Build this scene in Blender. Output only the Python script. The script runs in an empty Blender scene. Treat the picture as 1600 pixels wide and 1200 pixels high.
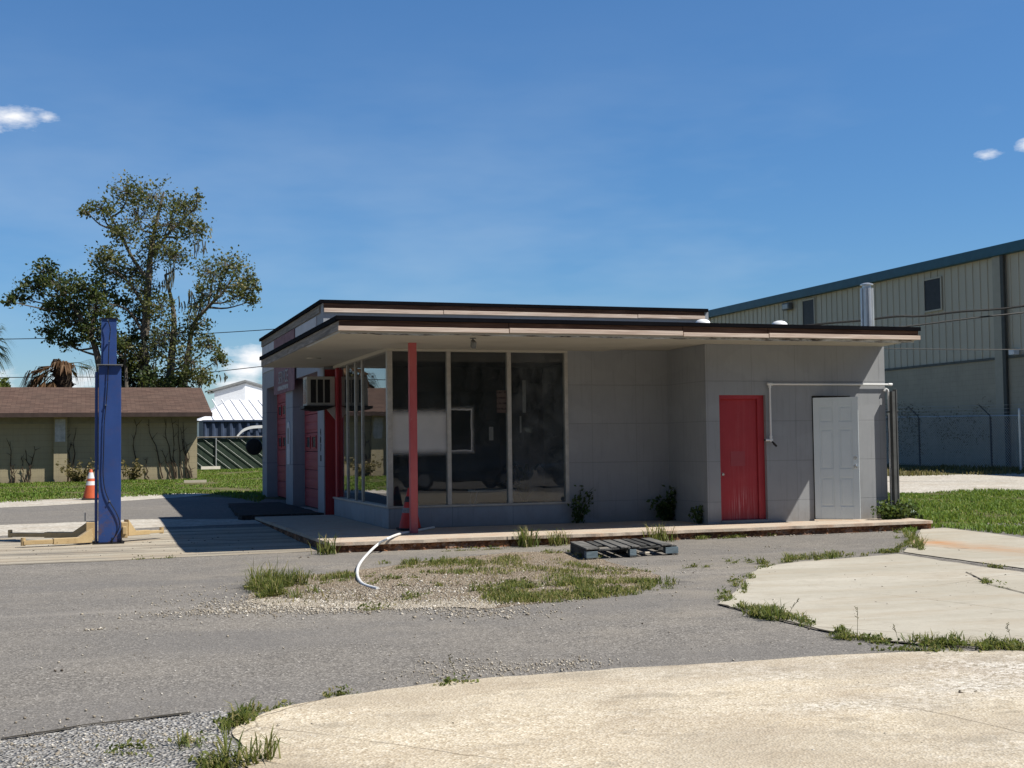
import bpy, bmesh, math, random
import numpy as np
from mathutils import Vector, Matrix, noise as mnoise
random.seed(7); RNG = np.random.default_rng(7)
SC = bpy.context.scene
COL = SC.collection
R = math.radians

# ------------------------------------------------------------------ camera
# axes: X along the station front, Y away from the street, Z up; z=0 is the slab the station stands on
F, YAW, PIT, ROL = 2020.8, .3196, .0483, -.0124
CP = np.array([-4.6306, -20.3623, 1.2951])
_fw = np.array([math.sin(YAW)*math.cos(PIT), math.cos(YAW)*math.cos(PIT), math.sin(PIT)])
_rt = np.array([math.cos(YAW), -math.sin(YAW), 0]); _up = np.cross(_rt, _fw)
RT = _rt*math.cos(ROL)+_up*math.sin(ROL); UP = -_rt*math.sin(ROL)+_up*math.cos(ROL)
cam = bpy.data.cameras.new('camera'); cam.sensor_width = 36; cam.lens = F/1600*36
cam.clip_start = .1; cam.clip_end = 3000
co = bpy.data.objects.new('camera', cam); COL.objects.link(co); SC.camera = co
co.matrix_world = Matrix(((RT[0], UP[0], -_fw[0], CP[0]), (RT[1], UP[1], -_fw[1], CP[1]), (RT[2], UP[2], -_fw[2], CP[2]), (0, 0, 0, 1)))

# ------------------------------------------------------------------ light
SUN = Vector((.59, -.40, 1.0)).normalized()
EL = math.asin(SUN.z); AZ = math.atan2(SUN.x, SUN.y)
sl = bpy.data.lights.new('sun', 'SUN'); sl.energy = 5.0; sl.angle = R(.53); sl.color = (1, .95, .87)
so = bpy.data.objects.new('sun', sl); COL.objects.link(so)
so.rotation_euler = SUN.to_track_quat('Z', 'Y').to_euler()
SC.view_settings.view_transform = 'Standard'; SC.view_settings.look = 'None'
SC.view_settings.exposure = .45; SC.view_settings.gamma = 1

def ray(x, y):
    return _fw + RT*(x-800)/F - UP*(y-600)/F
W = bpy.data.worlds.new('World'); SC.world = W; W.use_nodes = True
nt = W.node_tree; nt.nodes.clear()
def wn(t, **k):
    n = nt.nodes.new(t)
    for a, b in k.items(): setattr(n, a, b)
    return n
def wl(a, b): nt.links.new(a, b)
def wmath(op, a, b=None, c=None, clamp=False):
    n = wn('ShaderNodeMath', operation=op); n.use_clamp = clamp
    for i, s in enumerate((a, b, c)):
        if s is None: continue
        if isinstance(s, (int, float)): n.inputs[i].default_value = s
        else: wl(s, n.inputs[i])
    return n.outputs[0]
out = wn('ShaderNodeOutputWorld'); bg = wn('ShaderNodeBackground'); wl(bg.outputs[0], out.inputs[0])
sky = wn('ShaderNodeTexSky', sky_type='NISHITA'); sky.sun_disc = False
sky.sun_elevation = EL; sky.sun_rotation = AZ; sky.air_density = 1.0; sky.dust_density = .15; sky.ozone_density = 3.2
tc = wn('ShaderNodeTexCoord')
nrm = wn('ShaderNodeVectorMath', operation='NORMALIZE'); wl(tc.outputs['Generated'], nrm.inputs[0])
D = nrm.outputs[0]
def wnoise(scale, detail, rough, sq=(1, 1, 1)):
    mp = wn('ShaderNodeMapping'); mp.inputs['Scale'].default_value = sq; wl(D, mp.inputs[0])
    n = wn('ShaderNodeTexNoise'); n.inputs['Scale'].default_value = scale; n.inputs['Detail'].default_value = detail
    n.inputs['Roughness'].default_value = rough; wl(mp.outputs[0], n.inputs['Vector']); return n.outputs['Fac']
cn = wnoise(26, 7, .62, (1, 1, 2.6))
# each cloud is a patch of sky direction: (pixel it was seen at, half angle, density)
CLOUDS = [((28, 186), 84, .93), ((-30, 186), 90, .9), ((72, 185), 50, .8), ((1540, 243), 50, .93), ((1616, 226), 48, 1.0), ((380, 575), 70, 1.0),
          ((372, 600), 60, .9), ((110, 598), 130, .8), ((-10, 600), 120, .75), ((250, 610), 130, .75), ((400, 560), 90, 1.0)]
tot = None
for (px, r, dn) in CLOUDS:
    d = Vector(ray(*px)).normalized()
    v = wn('ShaderNodeVectorMath', operation='SUBTRACT'); wl(D, v.inputs[0]); v.inputs[1].default_value = d
    mu = wn('ShaderNodeVectorMath', operation='MULTIPLY'); wl(v.outputs[0], mu.inputs[0]); mu.inputs[1].default_value = (1, 1, 2.4)
    le = wn('ShaderNodeVectorMath', operation='LENGTH'); wl(mu.outputs[0], le.inputs[0])
    a = wmath('MULTIPLY', wmath('SUBTRACT', 1.0, wmath('DIVIDE', le.outputs['Value'], r/F), clamp=True), dn)
    tot = a if tot is None else wmath('MAXIMUM', tot, a)
m1 = wmath('MULTIPLY_ADD', cn, 1.7, wmath('MULTIPLY_ADD', tot, 1.25, -1.42))
cm = wmath('MULTIPLY', wmath('MULTIPLY', m1, 1.7, clamp=True), wmath('GREATER_THAN', tot, .001))
cir = wnoise(2.3, 5, .6, (1, 1, 3.5))
wisp = wmath('MULTIPLY', wmath('SUBTRACT', cir, .45, clamp=True), .85)
sep = wn('ShaderNodeSeparateXYZ'); wl(D, sep.inputs[0])
wisp = wmath('MULTIPLY', wisp, wmath('SUBTRACT', 1.0, wmath('MULTIPLY', wmath('ABSOLUTE', wmath('SUBTRACT', sep.outputs[2], .13)), 5.0), clamp=True))
hs = wn('ShaderNodeHueSaturation'); hs.inputs['Saturation'].default_value = 1.22
# added sky gain: brighter ahead, dimmer behind the viewer, so shaded walls stay dark
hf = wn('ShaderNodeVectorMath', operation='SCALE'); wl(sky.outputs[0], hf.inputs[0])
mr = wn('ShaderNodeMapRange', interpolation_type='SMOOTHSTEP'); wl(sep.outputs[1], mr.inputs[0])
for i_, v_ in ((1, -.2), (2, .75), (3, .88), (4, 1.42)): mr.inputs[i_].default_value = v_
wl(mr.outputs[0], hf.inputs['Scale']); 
er = wn('ShaderNodeValToRGB'); wl(sep.outputs[2], er.inputs[0]); e_ = er.color_ramp.elements
e_[0].position = 0; e_[0].color = (.60, .68, .80, 1); e_[1].position = .34; e_[1].color = (.95, .95, 1, 1); q_ = e_.new(.12); q_.color = (.70, .78, .90, 1)
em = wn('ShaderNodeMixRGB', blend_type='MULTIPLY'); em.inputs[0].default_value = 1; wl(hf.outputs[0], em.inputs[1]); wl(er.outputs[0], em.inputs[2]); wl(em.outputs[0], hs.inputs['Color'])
mx0 = wn('ShaderNodeMixRGB'); wl(wisp, mx0.inputs[0]); wl(hs.outputs[0], mx0.inputs[1]); mx0.inputs[2].default_value = (9, 10, 10.5, 1)
mx1 = wn('ShaderNodeMixRGB'); wl(cm, mx1.inputs[0]); wl(mx0.outputs[0], mx1.inputs[1]); mx1.inputs[2].default_value = (12, 12.1, 12.4, 1)
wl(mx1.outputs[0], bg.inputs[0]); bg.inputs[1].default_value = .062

# ------------------------------------------------------------------ helpers
def g(Y): return -.15 + .0165*min(max(Y, 0), 35)
def onY(x, y, Y): d = ray(x, y); t = (Y-CP[1])/d[1]; return CP+d*t
def onX(x, y, X): d = ray(x, y); t = (X-CP[0])/d[0]; return CP+d*t
def onZ(x, y, Z): d = ray(x, y); t = (Z-CP[2])/d[2]; return CP+d*t
def G(x, y):
    d = ray(x, y); lo, hi = 2.0, 400.0
    for _ in range(60):
        m = (lo+hi)/2; p = CP+d*m
        if p[2] < g(p[1]): hi = m
        else: lo = m
    return CP+d*lo

def tag(o, label=None, cat=None, group=None, kind=None):
    for k, v in (('label', label), ('category', cat), ('group', group), ('kind', kind)):
        if v: o[k] = v
    return o
def thing(name, label, cat, loc=(0, 0, 0), group=None, rz=0):
    o = bpy.data.objects.new(name, None); COL.objects.link(o); o.location = [float(a) for a in loc]; o.rotation_euler = (0, 0, rz)
    o.empty_display_size = .2
    return tag(o, label, cat, group)
def copy_tree(o, parent=None):
    c = o.copy(); COL.objects.link(c)
    if parent: c.parent = parent
    for ch in list(o.children): copy_tree(ch, c)
    return c

class MB:
    def __init__(s): s.v = []; s.f = []; s.m = []
    def add(s, vs, fs, m=0):
        b = len(s.v); s.v += [tuple(map(float, p)) for p in vs]; s.f += [tuple(b+i for i in f) for f in fs]; s.m += [m]*len(fs); return s
    def box(s, x0, x1, y0, y1, z0, z1, m=0):
        return s.add([(x0,y0,z0),(x1,y0,z0),(x1,y1,z0),(x0,y1,z0),(x0,y0,z1),(x1,y0,z1),(x1,y1,z1),(x0,y1,z1)],
                     [(0,3,2,1),(4,5,6,7),(0,1,5,4),(1,2,6,5),(2,3,7,6),(3,0,4,7)], m)
    def obox(s, c, u, v, w, m=0):      # centre and three half-axis vectors
        c, u, v, w = map(Vector, (c, u, v, w))
        P = [c+a*u+b*v+d*w for d in (-1, 1) for a, b in ((-1,-1),(1,-1),(1,1),(-1,1))]
        return s.add(P, [(0,3,2,1),(4,5,6,7),(0,1,5,4),(1,2,6,5),(2,3,7,6),(3,0,4,7)], m)
    def prism(s, poly, z0, z1, m=0):   # poly: list of (x,y), counter-clockwise
        n = len(poly)
        return s.add([(x, y, z0) for x, y in poly]+[(x, y, z1) for x, y in poly],
                     [tuple(range(n-1, -1, -1)), tuple(range(n, 2*n))]+[(i, (i+1) % n, n+(i+1) % n, n+i) for i in range(n)], m)
    def tube(s, pts, r, n=8, m=0, cap=True):
        pts = [Vector(p) for p in pts]; rs = r if isinstance(r, (list, tuple)) else [r]*len(pts)
        ref = Vector((0, 0, 1)); rings = []
        for i, p in enumerate(pts):
            t = (pts[min(i+1, len(pts)-1)]-pts[max(i-1, 0)]).normalized()
            a = t.cross(ref)
            if a.length < .05: a = t.cross(Vector((1, 0, 0)))
            a.normalize(); b = t.cross(a)
            rings.append([p+(a*math.cos(2*math.pi*k/n)+b*math.sin(2*math.pi*k/n))*rs[i] for k in range(n)])
        fs = [(i*n+k, i*n+(k+1) % n, (i+1)*n+(k+1) % n, (i+1)*n+k) for i in range(len(pts)-1) for k in range(n)]
        if cap: fs += [tuple(range(n-1, -1, -1)), tuple((len(pts)-1)*n+k for k in range(n))]
        return s.add([p for q in rings for p in q], fs, m)
    def lathe(s, prof, c=(0, 0, 0), n=20, m=0, axis='z'):
        vs = []
        for r, z in prof:
            for k in range(n):
                a = 2*math.pi*k/n; p = (r*math.cos(a), r*math.sin(a), z)
                if axis == 'x': p = (p[2], p[0], p[1])
                if axis == 'y': p = (p[0], p[2], p[1])
                vs.append((c[0]+p[0], c[1]+p[1], c[2]+p[2]))
        k2 = len(prof)
        fs = [(i*n+k, i*n+(k+1) % n, (i+1)*n+(k+1) % n, (i+1)*n+k) for i in range(k2-1) for k in range(n)]
        fs += [tuple(range(n-1, -1, -1)), tuple((k2-1)*n+k for k in range(n))]
        return s.add(vs, fs, m)
    def build(s, name, mats, parent=None, smooth=False, bevel=0, local=False, fix=True):
        me = bpy.data.meshes.new(name); o = bpy.data.objects.new(name, me); COL.objects.link(o)
        off = Vector(parent.location) if parent is not None and not local else Vector((0, 0, 0))
        if parent is not None and parent.parent is not None and not local: off += Vector(parent.parent.location)
        me.from_pydata([tuple(Vector(p)-off) for p in s.v], [], s.f)
        for mm in (mats if isinstance(mats, (list, tuple)) else [mats]): me.materials.append(mm)
        for p, mi in zip(me.polygons, s.m): p.material_index = mi
        if fix:
            bm = bmesh.new(); bm.from_mesh(me); bmesh.ops.recalc_face_normals(bm, faces=bm.faces); bm.to_mesh(me); bm.free()
        if smooth:
            for p in me.polygons: p.use_smooth = True
            if smooth != 'all':
                try: me.set_sharp_from_angle(angle=R(40))
                except Exception: pass
        if bevel:
            b = o.modifiers.new('bevel', 'BEVEL'); b.width = bevel; b.segments = 2; b.limit_method = 'ANGLE'; b.angle_limit = R(40)
        if parent is not None: o.parent = parent
        return o
def one(o, label, cat, group=None): return tag(o, label, cat, group)

def npmesh(name, V, Fc, mat, parent=None, cols=None, smooth=False):
    """V (n,3) float, Fc (m,k) int -> mesh object; cols (n,) float 0..1 goes to the vertex attribute 'var'"""
    me = bpy.data.meshes.new(name); n, k = len(Fc), Fc.shape[1]
    me.vertices.add(len(V)); me.vertices.foreach_set('co', np.asarray(V, np.float32).ravel())
    me.loops.add(n*k); me.loops.foreach_set('vertex_index', Fc.astype(np.int32).ravel())
    me.polygons.add(n); me.polygons.foreach_set('loop_start', np.arange(0, n*k, k, dtype=np.int32))
    me.update(calc_edges=True)
    if cols is not None:
        a = me.attributes.new('var', 'FLOAT', 'POINT'); a.data.foreach_set('value', np.asarray(cols, np.float32))
    me.materials.append(mat); me.validate()
    o = bpy.data.objects.new(name, me); COL.objects.link(o)
    if parent is not None: o.parent = parent
    return o

# ------------------------------------------------------------------ materials
class NT:
    def __init__(s, name):
        s.mat = bpy.data.materials.new(name); s.mat.use_nodes = True; s.t = s.mat.node_tree; s.t.nodes.clear()
        s.o = s.n('ShaderNodeOutputMaterial'); s.tc = s.n('ShaderNodeTexCoord')
    def n(s, t, **k):
        a = s.t.nodes.new(t)
        for q, v in k.items(): setattr(a, q, v)
        return a
    def l(s, a, b): s.t.links.new(a, b)
    def put(s, sock, v):
        if v is None: return
        if isinstance(v, bpy.types.NodeSocket): s.l(v, sock)
        elif isinstance(v, tuple) and len(v) == 3 and sock.type == 'RGBA': sock.default_value = (*v, 1)
        else: sock.default_value = v
    def vec(s, scale=(1, 1, 1), loc=(0, 0, 0), rot=(0, 0, 0)):
        m = s.n('ShaderNodeMapping'); m.inputs['Scale'].default_value = scale; m.inputs['Location'].default_value = loc
        m.inputs['Rotation'].default_value = rot; s.l(s.tc.outputs['Object'], m.inputs[0]); return m.outputs[0]
    def noise(s, scale, detail=4, rough=.55, vec=None, dist=0):
        a = s.n('ShaderNodeTexNoise'); a.inputs['Scale'].default_value = scale; a.inputs['Detail'].default_value = detail
        a.inputs['Roughness'].default_value = rough; a.inputs['Distortion'].default_value = dist
        s.l(vec or s.tc.outputs['Object'], a.inputs['Vector']); return a.outputs['Fac']
    def voro(s, scale, vec=None, out='Color', feature='F1'):
        a = s.n('ShaderNodeTexVoronoi', feature=feature); a.inputs['Scale'].default_value = scale
        s.l(vec or s.tc.outputs['Object'], a.inputs['Vector']); return a.outputs[out]
    def ramp(s, fac, stops, interp='LINEAR'):
        a = s.n('ShaderNodeValToRGB'); a.color_ramp.interpolation = interp; e = a.color_ramp.elements
        while len(e) < len(stops): e.new(.5)
        for q, (p, c) in zip(e, stops): q.position = p; q.color = (*c, 1) if isinstance(c, tuple) else (c, c, c, 1)
        s.l(fac, a.inputs[0]); return a.outputs[0]
    def mix(s, fac, a, b, mode='MIX'):
        m = s.n('ShaderNodeMixRGB', blend_type=mode); s.put(m.inputs[0], fac); s.put(m.inputs[1], a); s.put(m.inputs[2], b); return m.outputs[0]
    def math(s, op, a, b=None, c=None, clamp=False):
        m = s.n('ShaderNodeMath', operation=op); m.use_clamp = clamp
        for i, q in enumerate((a, b, c)):
            if q is not None: s.put(m.inputs[i], q)
        return m.outputs[0]
    def xyz(s, vec=None):
        a = s.n('ShaderNodeSeparateXYZ'); s.l(vec or s.tc.outputs['Object'], a.inputs[0]); return a.outputs
    def comb(s, x, y, z):
        a = s.n('ShaderNodeCombineXYZ'); s.put(a.inputs[0], x); s.put(a.inputs[1], y); s.put(a.inputs[2], z); return a.outputs[0]
    def bsdf(s, col, rough=.7, bump=None, bstr=.3, bdist=.01, metal=0, spec=.3, **k):
        b = s.n('ShaderNodeBsdfPrincipled'); s.put(b.inputs['Base Color'], col); s.put(b.inputs['Roughness'], rough)
        s.put(b.inputs['Metallic'], metal); s.put(b.inputs['Specular IOR Level'], spec)
        for q, v in k.items(): s.put(b.inputs[q.replace('_', ' ')], v)
        if bump is not None:
            q = s.n('ShaderNodeBump'); q.inputs['Strength'].default_value = bstr; q.inputs['Distance'].default_value = bdist
            s.l(bump, q.inputs['Height']); s.l(q.outputs[0], b.inputs['Normal'])
        s.l(b.outputs[0], s.o.inputs[0]); s.b = b; return s.mat
def lin(r, gg, b): return tuple(((c/255)/12.92 if c/255 < .04045 else ((c/255+.055)/1.055)**2.4) for c in (r, gg, b))
def sc(c, k): return tuple(a*k for a in c)

def simple(name, col, rough=.6, var=.25, scale=6, bstr=.15, metal=0, spec=.3, fine=60):
    m = NT(name); a = m.noise(scale, 5, .6); b = m.noise(fine, 3, .6)
    c = m.mix(m.ramp(a, [(.3, 0.), (.7, 1.)]), sc(col, 1-var), sc(col, 1+var))
    c = m.mix(m.ramp(b, [(.35, 0.), (.65, 1.)]), c, m.mix(.5, c, sc(col, 1-var)))
    return m.bsdf(c, rough, b, bstr, .003, metal, spec)

def stone_mat(name, base, spots, cell, big=.35, bstr=.6, stains=None, cellmix=.8, bdist=.012, big2=.5):
    """a ground: base colour with cell-by-cell stones in the colours of spots"""
    m = NT(name)
    v = m.voro(cell); f = m.n('ShaderNodeSeparateColor'); m.l(v, f.inputs[0])
    c = m.ramp(f.outputs[0], spots, 'CONSTANT')
    v2 = m.voro(cell*.37); f2 = m.n('ShaderNodeSeparateColor'); m.l(v2, f2.inputs[0])
    c = m.mix(m.math('MULTIPLY', m.math('GREATER_THAN', f2.outputs[1], .94), big2), c, spots[-1][1] if isinstance(spots[-1][1], tuple) else base)
    n1 = m.noise(.45, 6, .6); n2 = m.noise(2.6, 6, .65); n3 = m.noise(14, 4, .6)
    c = m.mix(cellmix, base, c)
    c = m.mix(m.ramp(n1, [(.3, 0.), (.7, big)]), c, sc(base, .62))
    c = m.mix(m.ramp(n2, [(.45, 0.), (.75, big*.9)]), c, sc(base, 1.45))
    c = m.mix(m.ramp(n3, [(.5, 0.), (.8, .3)]), c, sc(base, .6))
    if stains is not None: c = stains(m, c)
    h = m.math('ADD', m.voro(cell, out='Distance'), m.math('MULTIPLY', n3, .6))
    return m.bsdf(c, .92, h, bstr, bdist, 0, .15)

def asph_st(m, c):
    p = m.xyz()
    d = m.n('ShaderNodeVectorMath', operation='DISTANCE'); m.l(m.tc.outputs['Object'], d.inputs[0]); d.inputs[1].default_value = (.6, -6.0, -.15)
    near = m.ramp(m.math('DIVIDE', d.outputs['Value'], 6.0), [(.45, .75), (1., .12)])
    dust = m.math('MULTIPLY', m.ramp(m.noise(1.3, 7, .68), [(.42, 0.), (.66, 1.)]), near)
    c = m.mix(m.math('MULTIPLY', dust, .8), c, (.27, .238, .19))
    c = m.mix(m.ramp(m.noise(.22, 4, .6, m.vec((1, 2.6, 1), rot=(0, 0, .25))), [(.40, 0.), (.62, .55)]), c, (.145, .138, .13))
    c = m.mix(m.ramp(m.noise(.9, 5, .7, m.vec((.16, 2.0, 1), loc=(3, 1, 0), rot=(0, 0, -.12))), [(.56, 0.), (.74, .4)]), c, (.30, .275, .24))
    c = m.mix(m.ramp(m.noise(1.9, 3, .5, m.vec(loc=(9, 4, 0))), [(.68, 0.), (.76, .55)]), c, (.09, .085, .08))
    return c
ASPH = stone_mat('old asphalt', (.20, .185, .163), [(0, (.085, .078, .07)), (.25, (.155, .143, .127)), (.55, (.21, .195, .172)), (.82, (.29, .27, .24)), (.95, (.44, .415, .375))], 80, .3, .5, asph_st, .8, .008, big2=.15)
def conc_st(m, c):
    s1 = m.noise(1.1, 7, .68, m.vec((.7, 1.3, 1)), .6)
    c = m.mix(m.ramp(s1, [(.46, 0.), (.64, .42)]), c, (.31, .245, .17))
    s2 = m.noise(6, 6, .75, m.vec((.7, 1.6, 1)))
    c = m.mix(m.ramp(s2, [(.59, 0.), (.68, .4)]), c, (.17, .145, .11))
    return c
def crack_st(m, c, scale, wdt, loc, col=(.07, .058, .042)):
    wv = m.n('ShaderNodeMixRGB'); wv.inputs[0].default_value = .16; m.l(m.vec(loc=loc), wv.inputs[1]); nn_ = m.n('ShaderNodeTexNoise'); nn_.inputs['Scale'].default_value = 1.4; nn_.inputs['Detail'].default_value = 7; m.l(m.tc.outputs['Object'], nn_.inputs['Vector']); m.l(nn_.outputs['Color'], wv.inputs[2])
    e = m.voro(scale, wv.outputs[0], 'Distance', 'DISTANCE_TO_EDGE')
    k = m.math('MULTIPLY', m.math('LESS_THAN', e, wdt), m.ramp(m.noise(.5, 3, .5, m.vec(loc=loc)), [(.44, 0.), (.54, .75)])); return m.mix(k, c, col)
def conc_c1(m, c):
    p = m.xyz()
    # right part of the pad has lost its skin: white coarse aggregate shows
    east = m.math('MULTIPLY', m.ramp(m.math('MULTIPLY_ADD', p[0], .30, .72), [(.0, 0.), (.8, 1.)]), m.ramp(m.noise(1.0, 6, .65, m.vec((.6, 1.4, 1))), [(.36, 0.), (.6, 1.)]))
    v = m.voro(42); f = m.n('ShaderNodeSeparateColor'); m.l(v, f.inputs[0])
    c = m.mix(m.math('MULTIPLY', east, .85), c, m.ramp(f.outputs[0], [(0, (.24, .215, .17)), (.25, (.44, .41, .35)), (.6, (.58, .55, .49)), (.85, (.70, .67, .61))], 'CONSTANT'))
    c = m.mix(m.ramp(m.noise(.8, 6, .65, m.vec(loc=(7, 2, 0))), [(.44, 0.), (.62, .6)]), c, (.36, .31, .235))
    c = m.mix(m.ramp(m.noise(2.2, 7, .72, m.vec((.8, 1.5, 1), rot=(0, 0, .3))), [(.54, 0.), (.64, .55)]), c, (.27, .235, .18))
    return crack_st(m, conc_st(m, c), .40, .0020, (2, 0, 0), (.16, .13, .095))
CONC1 = stone_mat('cream worn concrete', (.54, .465, .345), [(0, (.38, .31, .21)), (.22, (.52, .45, .33)), (.7, (.60, .53, .405)), (.9, (.71, .65, .53))], 70, .22, .6, conc_c1, .85, .008)
def conc_st2(m, c):
    s1 = m.noise(.7, 6, .6, m.vec((.3, 1.1, 1)), .4)
    c = m.mix(m.ramp(s1, [(.40, 0.), (.58, .6)]), c, (.325, .298, .235))
    c = m.mix(m.ramp(m.noise(1.7, 7, .7, m.vec((.4, 1.6, 1), loc=(4, 4, 0))), [(.49, 0.), (.62, .5)]), c, (.34, .29, .215))
    c = m.mix(m.ramp(m.noise(5, 6, .7), [(.52, 0.), (.66, .35)]), c, (.27, .24, .19))
    return crack_st(m, c, .33, .0016, (11, 3, 0), (.14, .12, .09))
CONC2 = stone_mat('pale smooth concrete', (.435, .405, .335), [(0, (.41, .38, .312)), (.5, (.435, .405, .335)), (.85, (.465, .435, .362))], 90, .18, .2, conc_st2, .6, .003)
def rust_st(m, c):
    p = m.xyz(); yy = m.math('SUBTRACT', p[0], 6.8)
    band = m.ramp(m.math('ABSOLUTE', m.math('ADD', yy, m.math('MULTIPLY', m.math('SUBTRACT', m.noise(2.0, 5, .6), .5), .7))), [(0, 1.), (.12, .8), (.55, 0.)])
    st = m.ramp(m.noise(3, 6, .7, m.vec((3, .4, 1))), [(.35, .35), (.58, 1.)])
    c = m.mix(m.math('MULTIPLY', band, st), c, (.42, .20, .075)); return conc_st2(m, c)
CONC3 = stone_mat('rust stained concrete', (.43, .40, .33), [(0, (.40, .37, .30)), (.5, (.43, .40, .33)), (.85, (.46, .43, .36))], 90, .15, .2, rust_st, .6, .003)
def pad_st(m, c):
    s = m.noise(1.6, 7, .7, m.vec((.13, 2.2, 1)), .3)
    c = m.mix(m.ramp(s, [(.46, 0.), (.62, .8)]), c, (.11, .098, .085))
    return conc_st(m, c)
PAD = stone_mat('oil streaked concrete', (.40, .36, .285), [(0, (.33, .295, .23)), (.5, (.40, .36, .285)), (.85, (.46, .42, .34))], 60, .25, .35, pad_st, .7, .005)
GRAV = stone_mat('tan gravel', (.30, .24, .17), [(0, (.16, .12, .085)), (.25, (.26, .205, .145)), (.55, (.34, .275, .2)), (.8, (.44, .375, .29)), (.93, (.56, .51, .43))], 52, .4, 1.0, None, .9, .03)
GRAVW = stone_mat('grey crushed gravel', (.30, .29, .27), [(0, (.13, .125, .115)), (.2, (.24, .23, .215)), (.5, (.36, .35, .33)), (.78, (.52, .50, .47)), (.93, (.6, .59, .56))], 55, .35, 1.0, None, .9, .03)
GRAVP = stone_mat('pale crushed shell', (.46, .43, .37), [(0, (.34, .31, .26)), (.4, (.46, .43, .37)), (.75, (.56, .53, .47))], 20, .3, .5, conc_st, .8, .01)
SLABM = stone_mat('orange stained slab', (.47, .40, .32), [(0, (.40, .34, .27)), (.5, (.47, .40, .32)), (.85, (.54, .47, .39))], 70, .25, .3,
                  lambda m, c: m.mix(m.ramp(m.noise(3, 6, .7), [(.50, 0.), (.68, .5)]), c, (.42, .22, .12)), .6, .005)
KERB = stone_mat('rusty broken kerb face', (.28, .135, .07), [(0, (.12, .05, .025)), (.35, (.30, .14, .065)), (.75, (.36, .2, .12)), (.93, (.40, .32, .26))], 26, .5, .9,
                 lambda m, c: m.mix(m.ramp(m.noise(4, 6, .7, m.vec((.6, 1, 3))), [(.45, 0.), (.6, .85)]), c, (.055, .03, .022)), .8, .02)
SOIL = NT('lawn soil')
_c = SOIL.mix(SOIL.ramp(SOIL.noise(1.2, 6, .65), [(.35, 0.), (.65, 1.)]), (.075, .085, .03), (.16, .14, .075))
_c = SOIL.mix(SOIL.ramp(SOIL.noise(18, 4, .6), [(.4, 0.), (.7, .6)]), _c, (.05, .05, .02))
SOIL = SOIL.bsdf(_c, .95, None, spec=.1)

def paint_wall(name, col, gx=.81, gz=.655, ox=0, oz=0, groove=.55):
    m = NT(name); p = m.xyz()
    h = m.math('ADD', p[0], p[1])
    def line(v, per, off, w):
        f = m.math('FRACT', m.math('DIVIDE', m.math('ADD', v, off+50*per), per))
        return m.math('LESS_THAN', m.math('MINIMUM', f, m.math('SUBTRACT', 1.0, f)), w/per)
    gr = m.math('MAXIMUM', line(h, gx, ox, .004), line(p[2], gz, oz, .006))
    n1 = m.noise(1.3, 6, .6); n2 = m.noise(9, 5, .65, m.vec((1, 1, .35)))
    c = m.mix(m.ramp(n1, [(.35, 0.), (.7, .5)]), col, sc(col, .82))
    c = m.mix(m.ramp(n2, [(.5, 0.), (.75, .3)]), c, sc(col, 1.18))
    drip = m.noise(5, 4, .6, m.vec((3.2, 3.2, .22)))
    c = m.mix(m.ramp(drip, [(.54, 0.), (.72, .35)]), c, sc(col, .62))
    c = m.mix(m.math('MULTIPLY', m.ramp(m.math('ADD', p[2], m.math('MULTIPLY', m.math('SUBTRACT', m.noise(4, 6, .7), .5), .5)), [(.0, .55), (.30, 0.)]), .8), c, (.16, .135, .11))
    c = m.mix(m.ramp(m.noise(.9, 3, .4, m.vec((1, 1, 1.5), loc=(6, 0, 2))), [(.57, 0.), (.60, .28)]), c, sc(col, 1.16))
    c = m.mix(m.ramp(m.noise(26, 4, .7), [(.70, 0.), (.74, .6)]), c, sc(col, 1.6))
    c = m.mix(m.math('MULTIPLY', gr, groove), c, sc(col, .3))
    hgt = m.math('SUBTRACT', m.math('MULTIPLY', m.noise(70, 3, .6), .25), gr)
    return m.bsdf(c, .75, hgt, .5, .005, 0, .25)
WALL = paint_wall('grey painted panel wall', (.278, .288, .297), .81, .655, -.29, .30, .28)
SILLW = paint_wall('grey painted sill wall', (.29, .315, .345), 1.04, 9, -.02, 0, .6)
GWALL = paint_wall('grey painted block pillar', (.29, .31, .34), 50, 1.3, 20, .35, .6)
RED = NT('worn red paint'); _p = RED.xyz()
_c = RED.mix(RED.ramp(RED.noise(2.5, 6, .65), [(.35, 0.), (.7, .6)]), (.37, .030, .038), (.27, .020, .026))
_s = RED.ramp(RED.noise(7, 5, .7, RED.vec((6, 6, .22))), [(.48, 0.), (.62, .9)])
_w = RED.math('MULTIPLY', RED.ramp(RED.math('ABSOLUTE', RED.math('SUBTRACT', _p[0], 5.62)), [(.0, 1.), (.28, .15)]), RED.ramp(_p[2], [(.0, .6), (.35, 1.), (.62, .1)]))
_s = RED.math('MULTIPLY', _s, _w)
_c = RED.mix(_s, _c, (.55, .25, .25))
REDM = RED.bsdf(_c, .5, RED.noise(60, 3), .1, .002, 0, .35)
PINK = NT('faded red door paint')
_c = PINK.mix(PINK.ramp(PINK.noise(1.8, 6, .65), [(.3, 0.), (.7, 1.)]), (.34, .06, .07), (.26, .042, .05))
PINKM = PINK.bsdf(_c, .55, PINK.noise(50, 3), .1, .002, 0, .3)
POLE = NT('chalky red post paint')
_c = POLE.mix(POLE.ramp(POLE.noise(3, 6, .65, POLE.vec((1, 1, .4))), [(.3, 0.), (.7, 1.)]), (.40, .06, .06), (.46, .12, .12))
_c = POLE.mix(POLE.ramp(POLE.noise(16, 5, .7), [(.66, 0.), (.72, .8)]), _c, (.42, .38, .34))
POLEM = POLE.bsdf(_c, .55, POLE.noise(50, 3), .15, .002, 0, .3)
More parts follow.
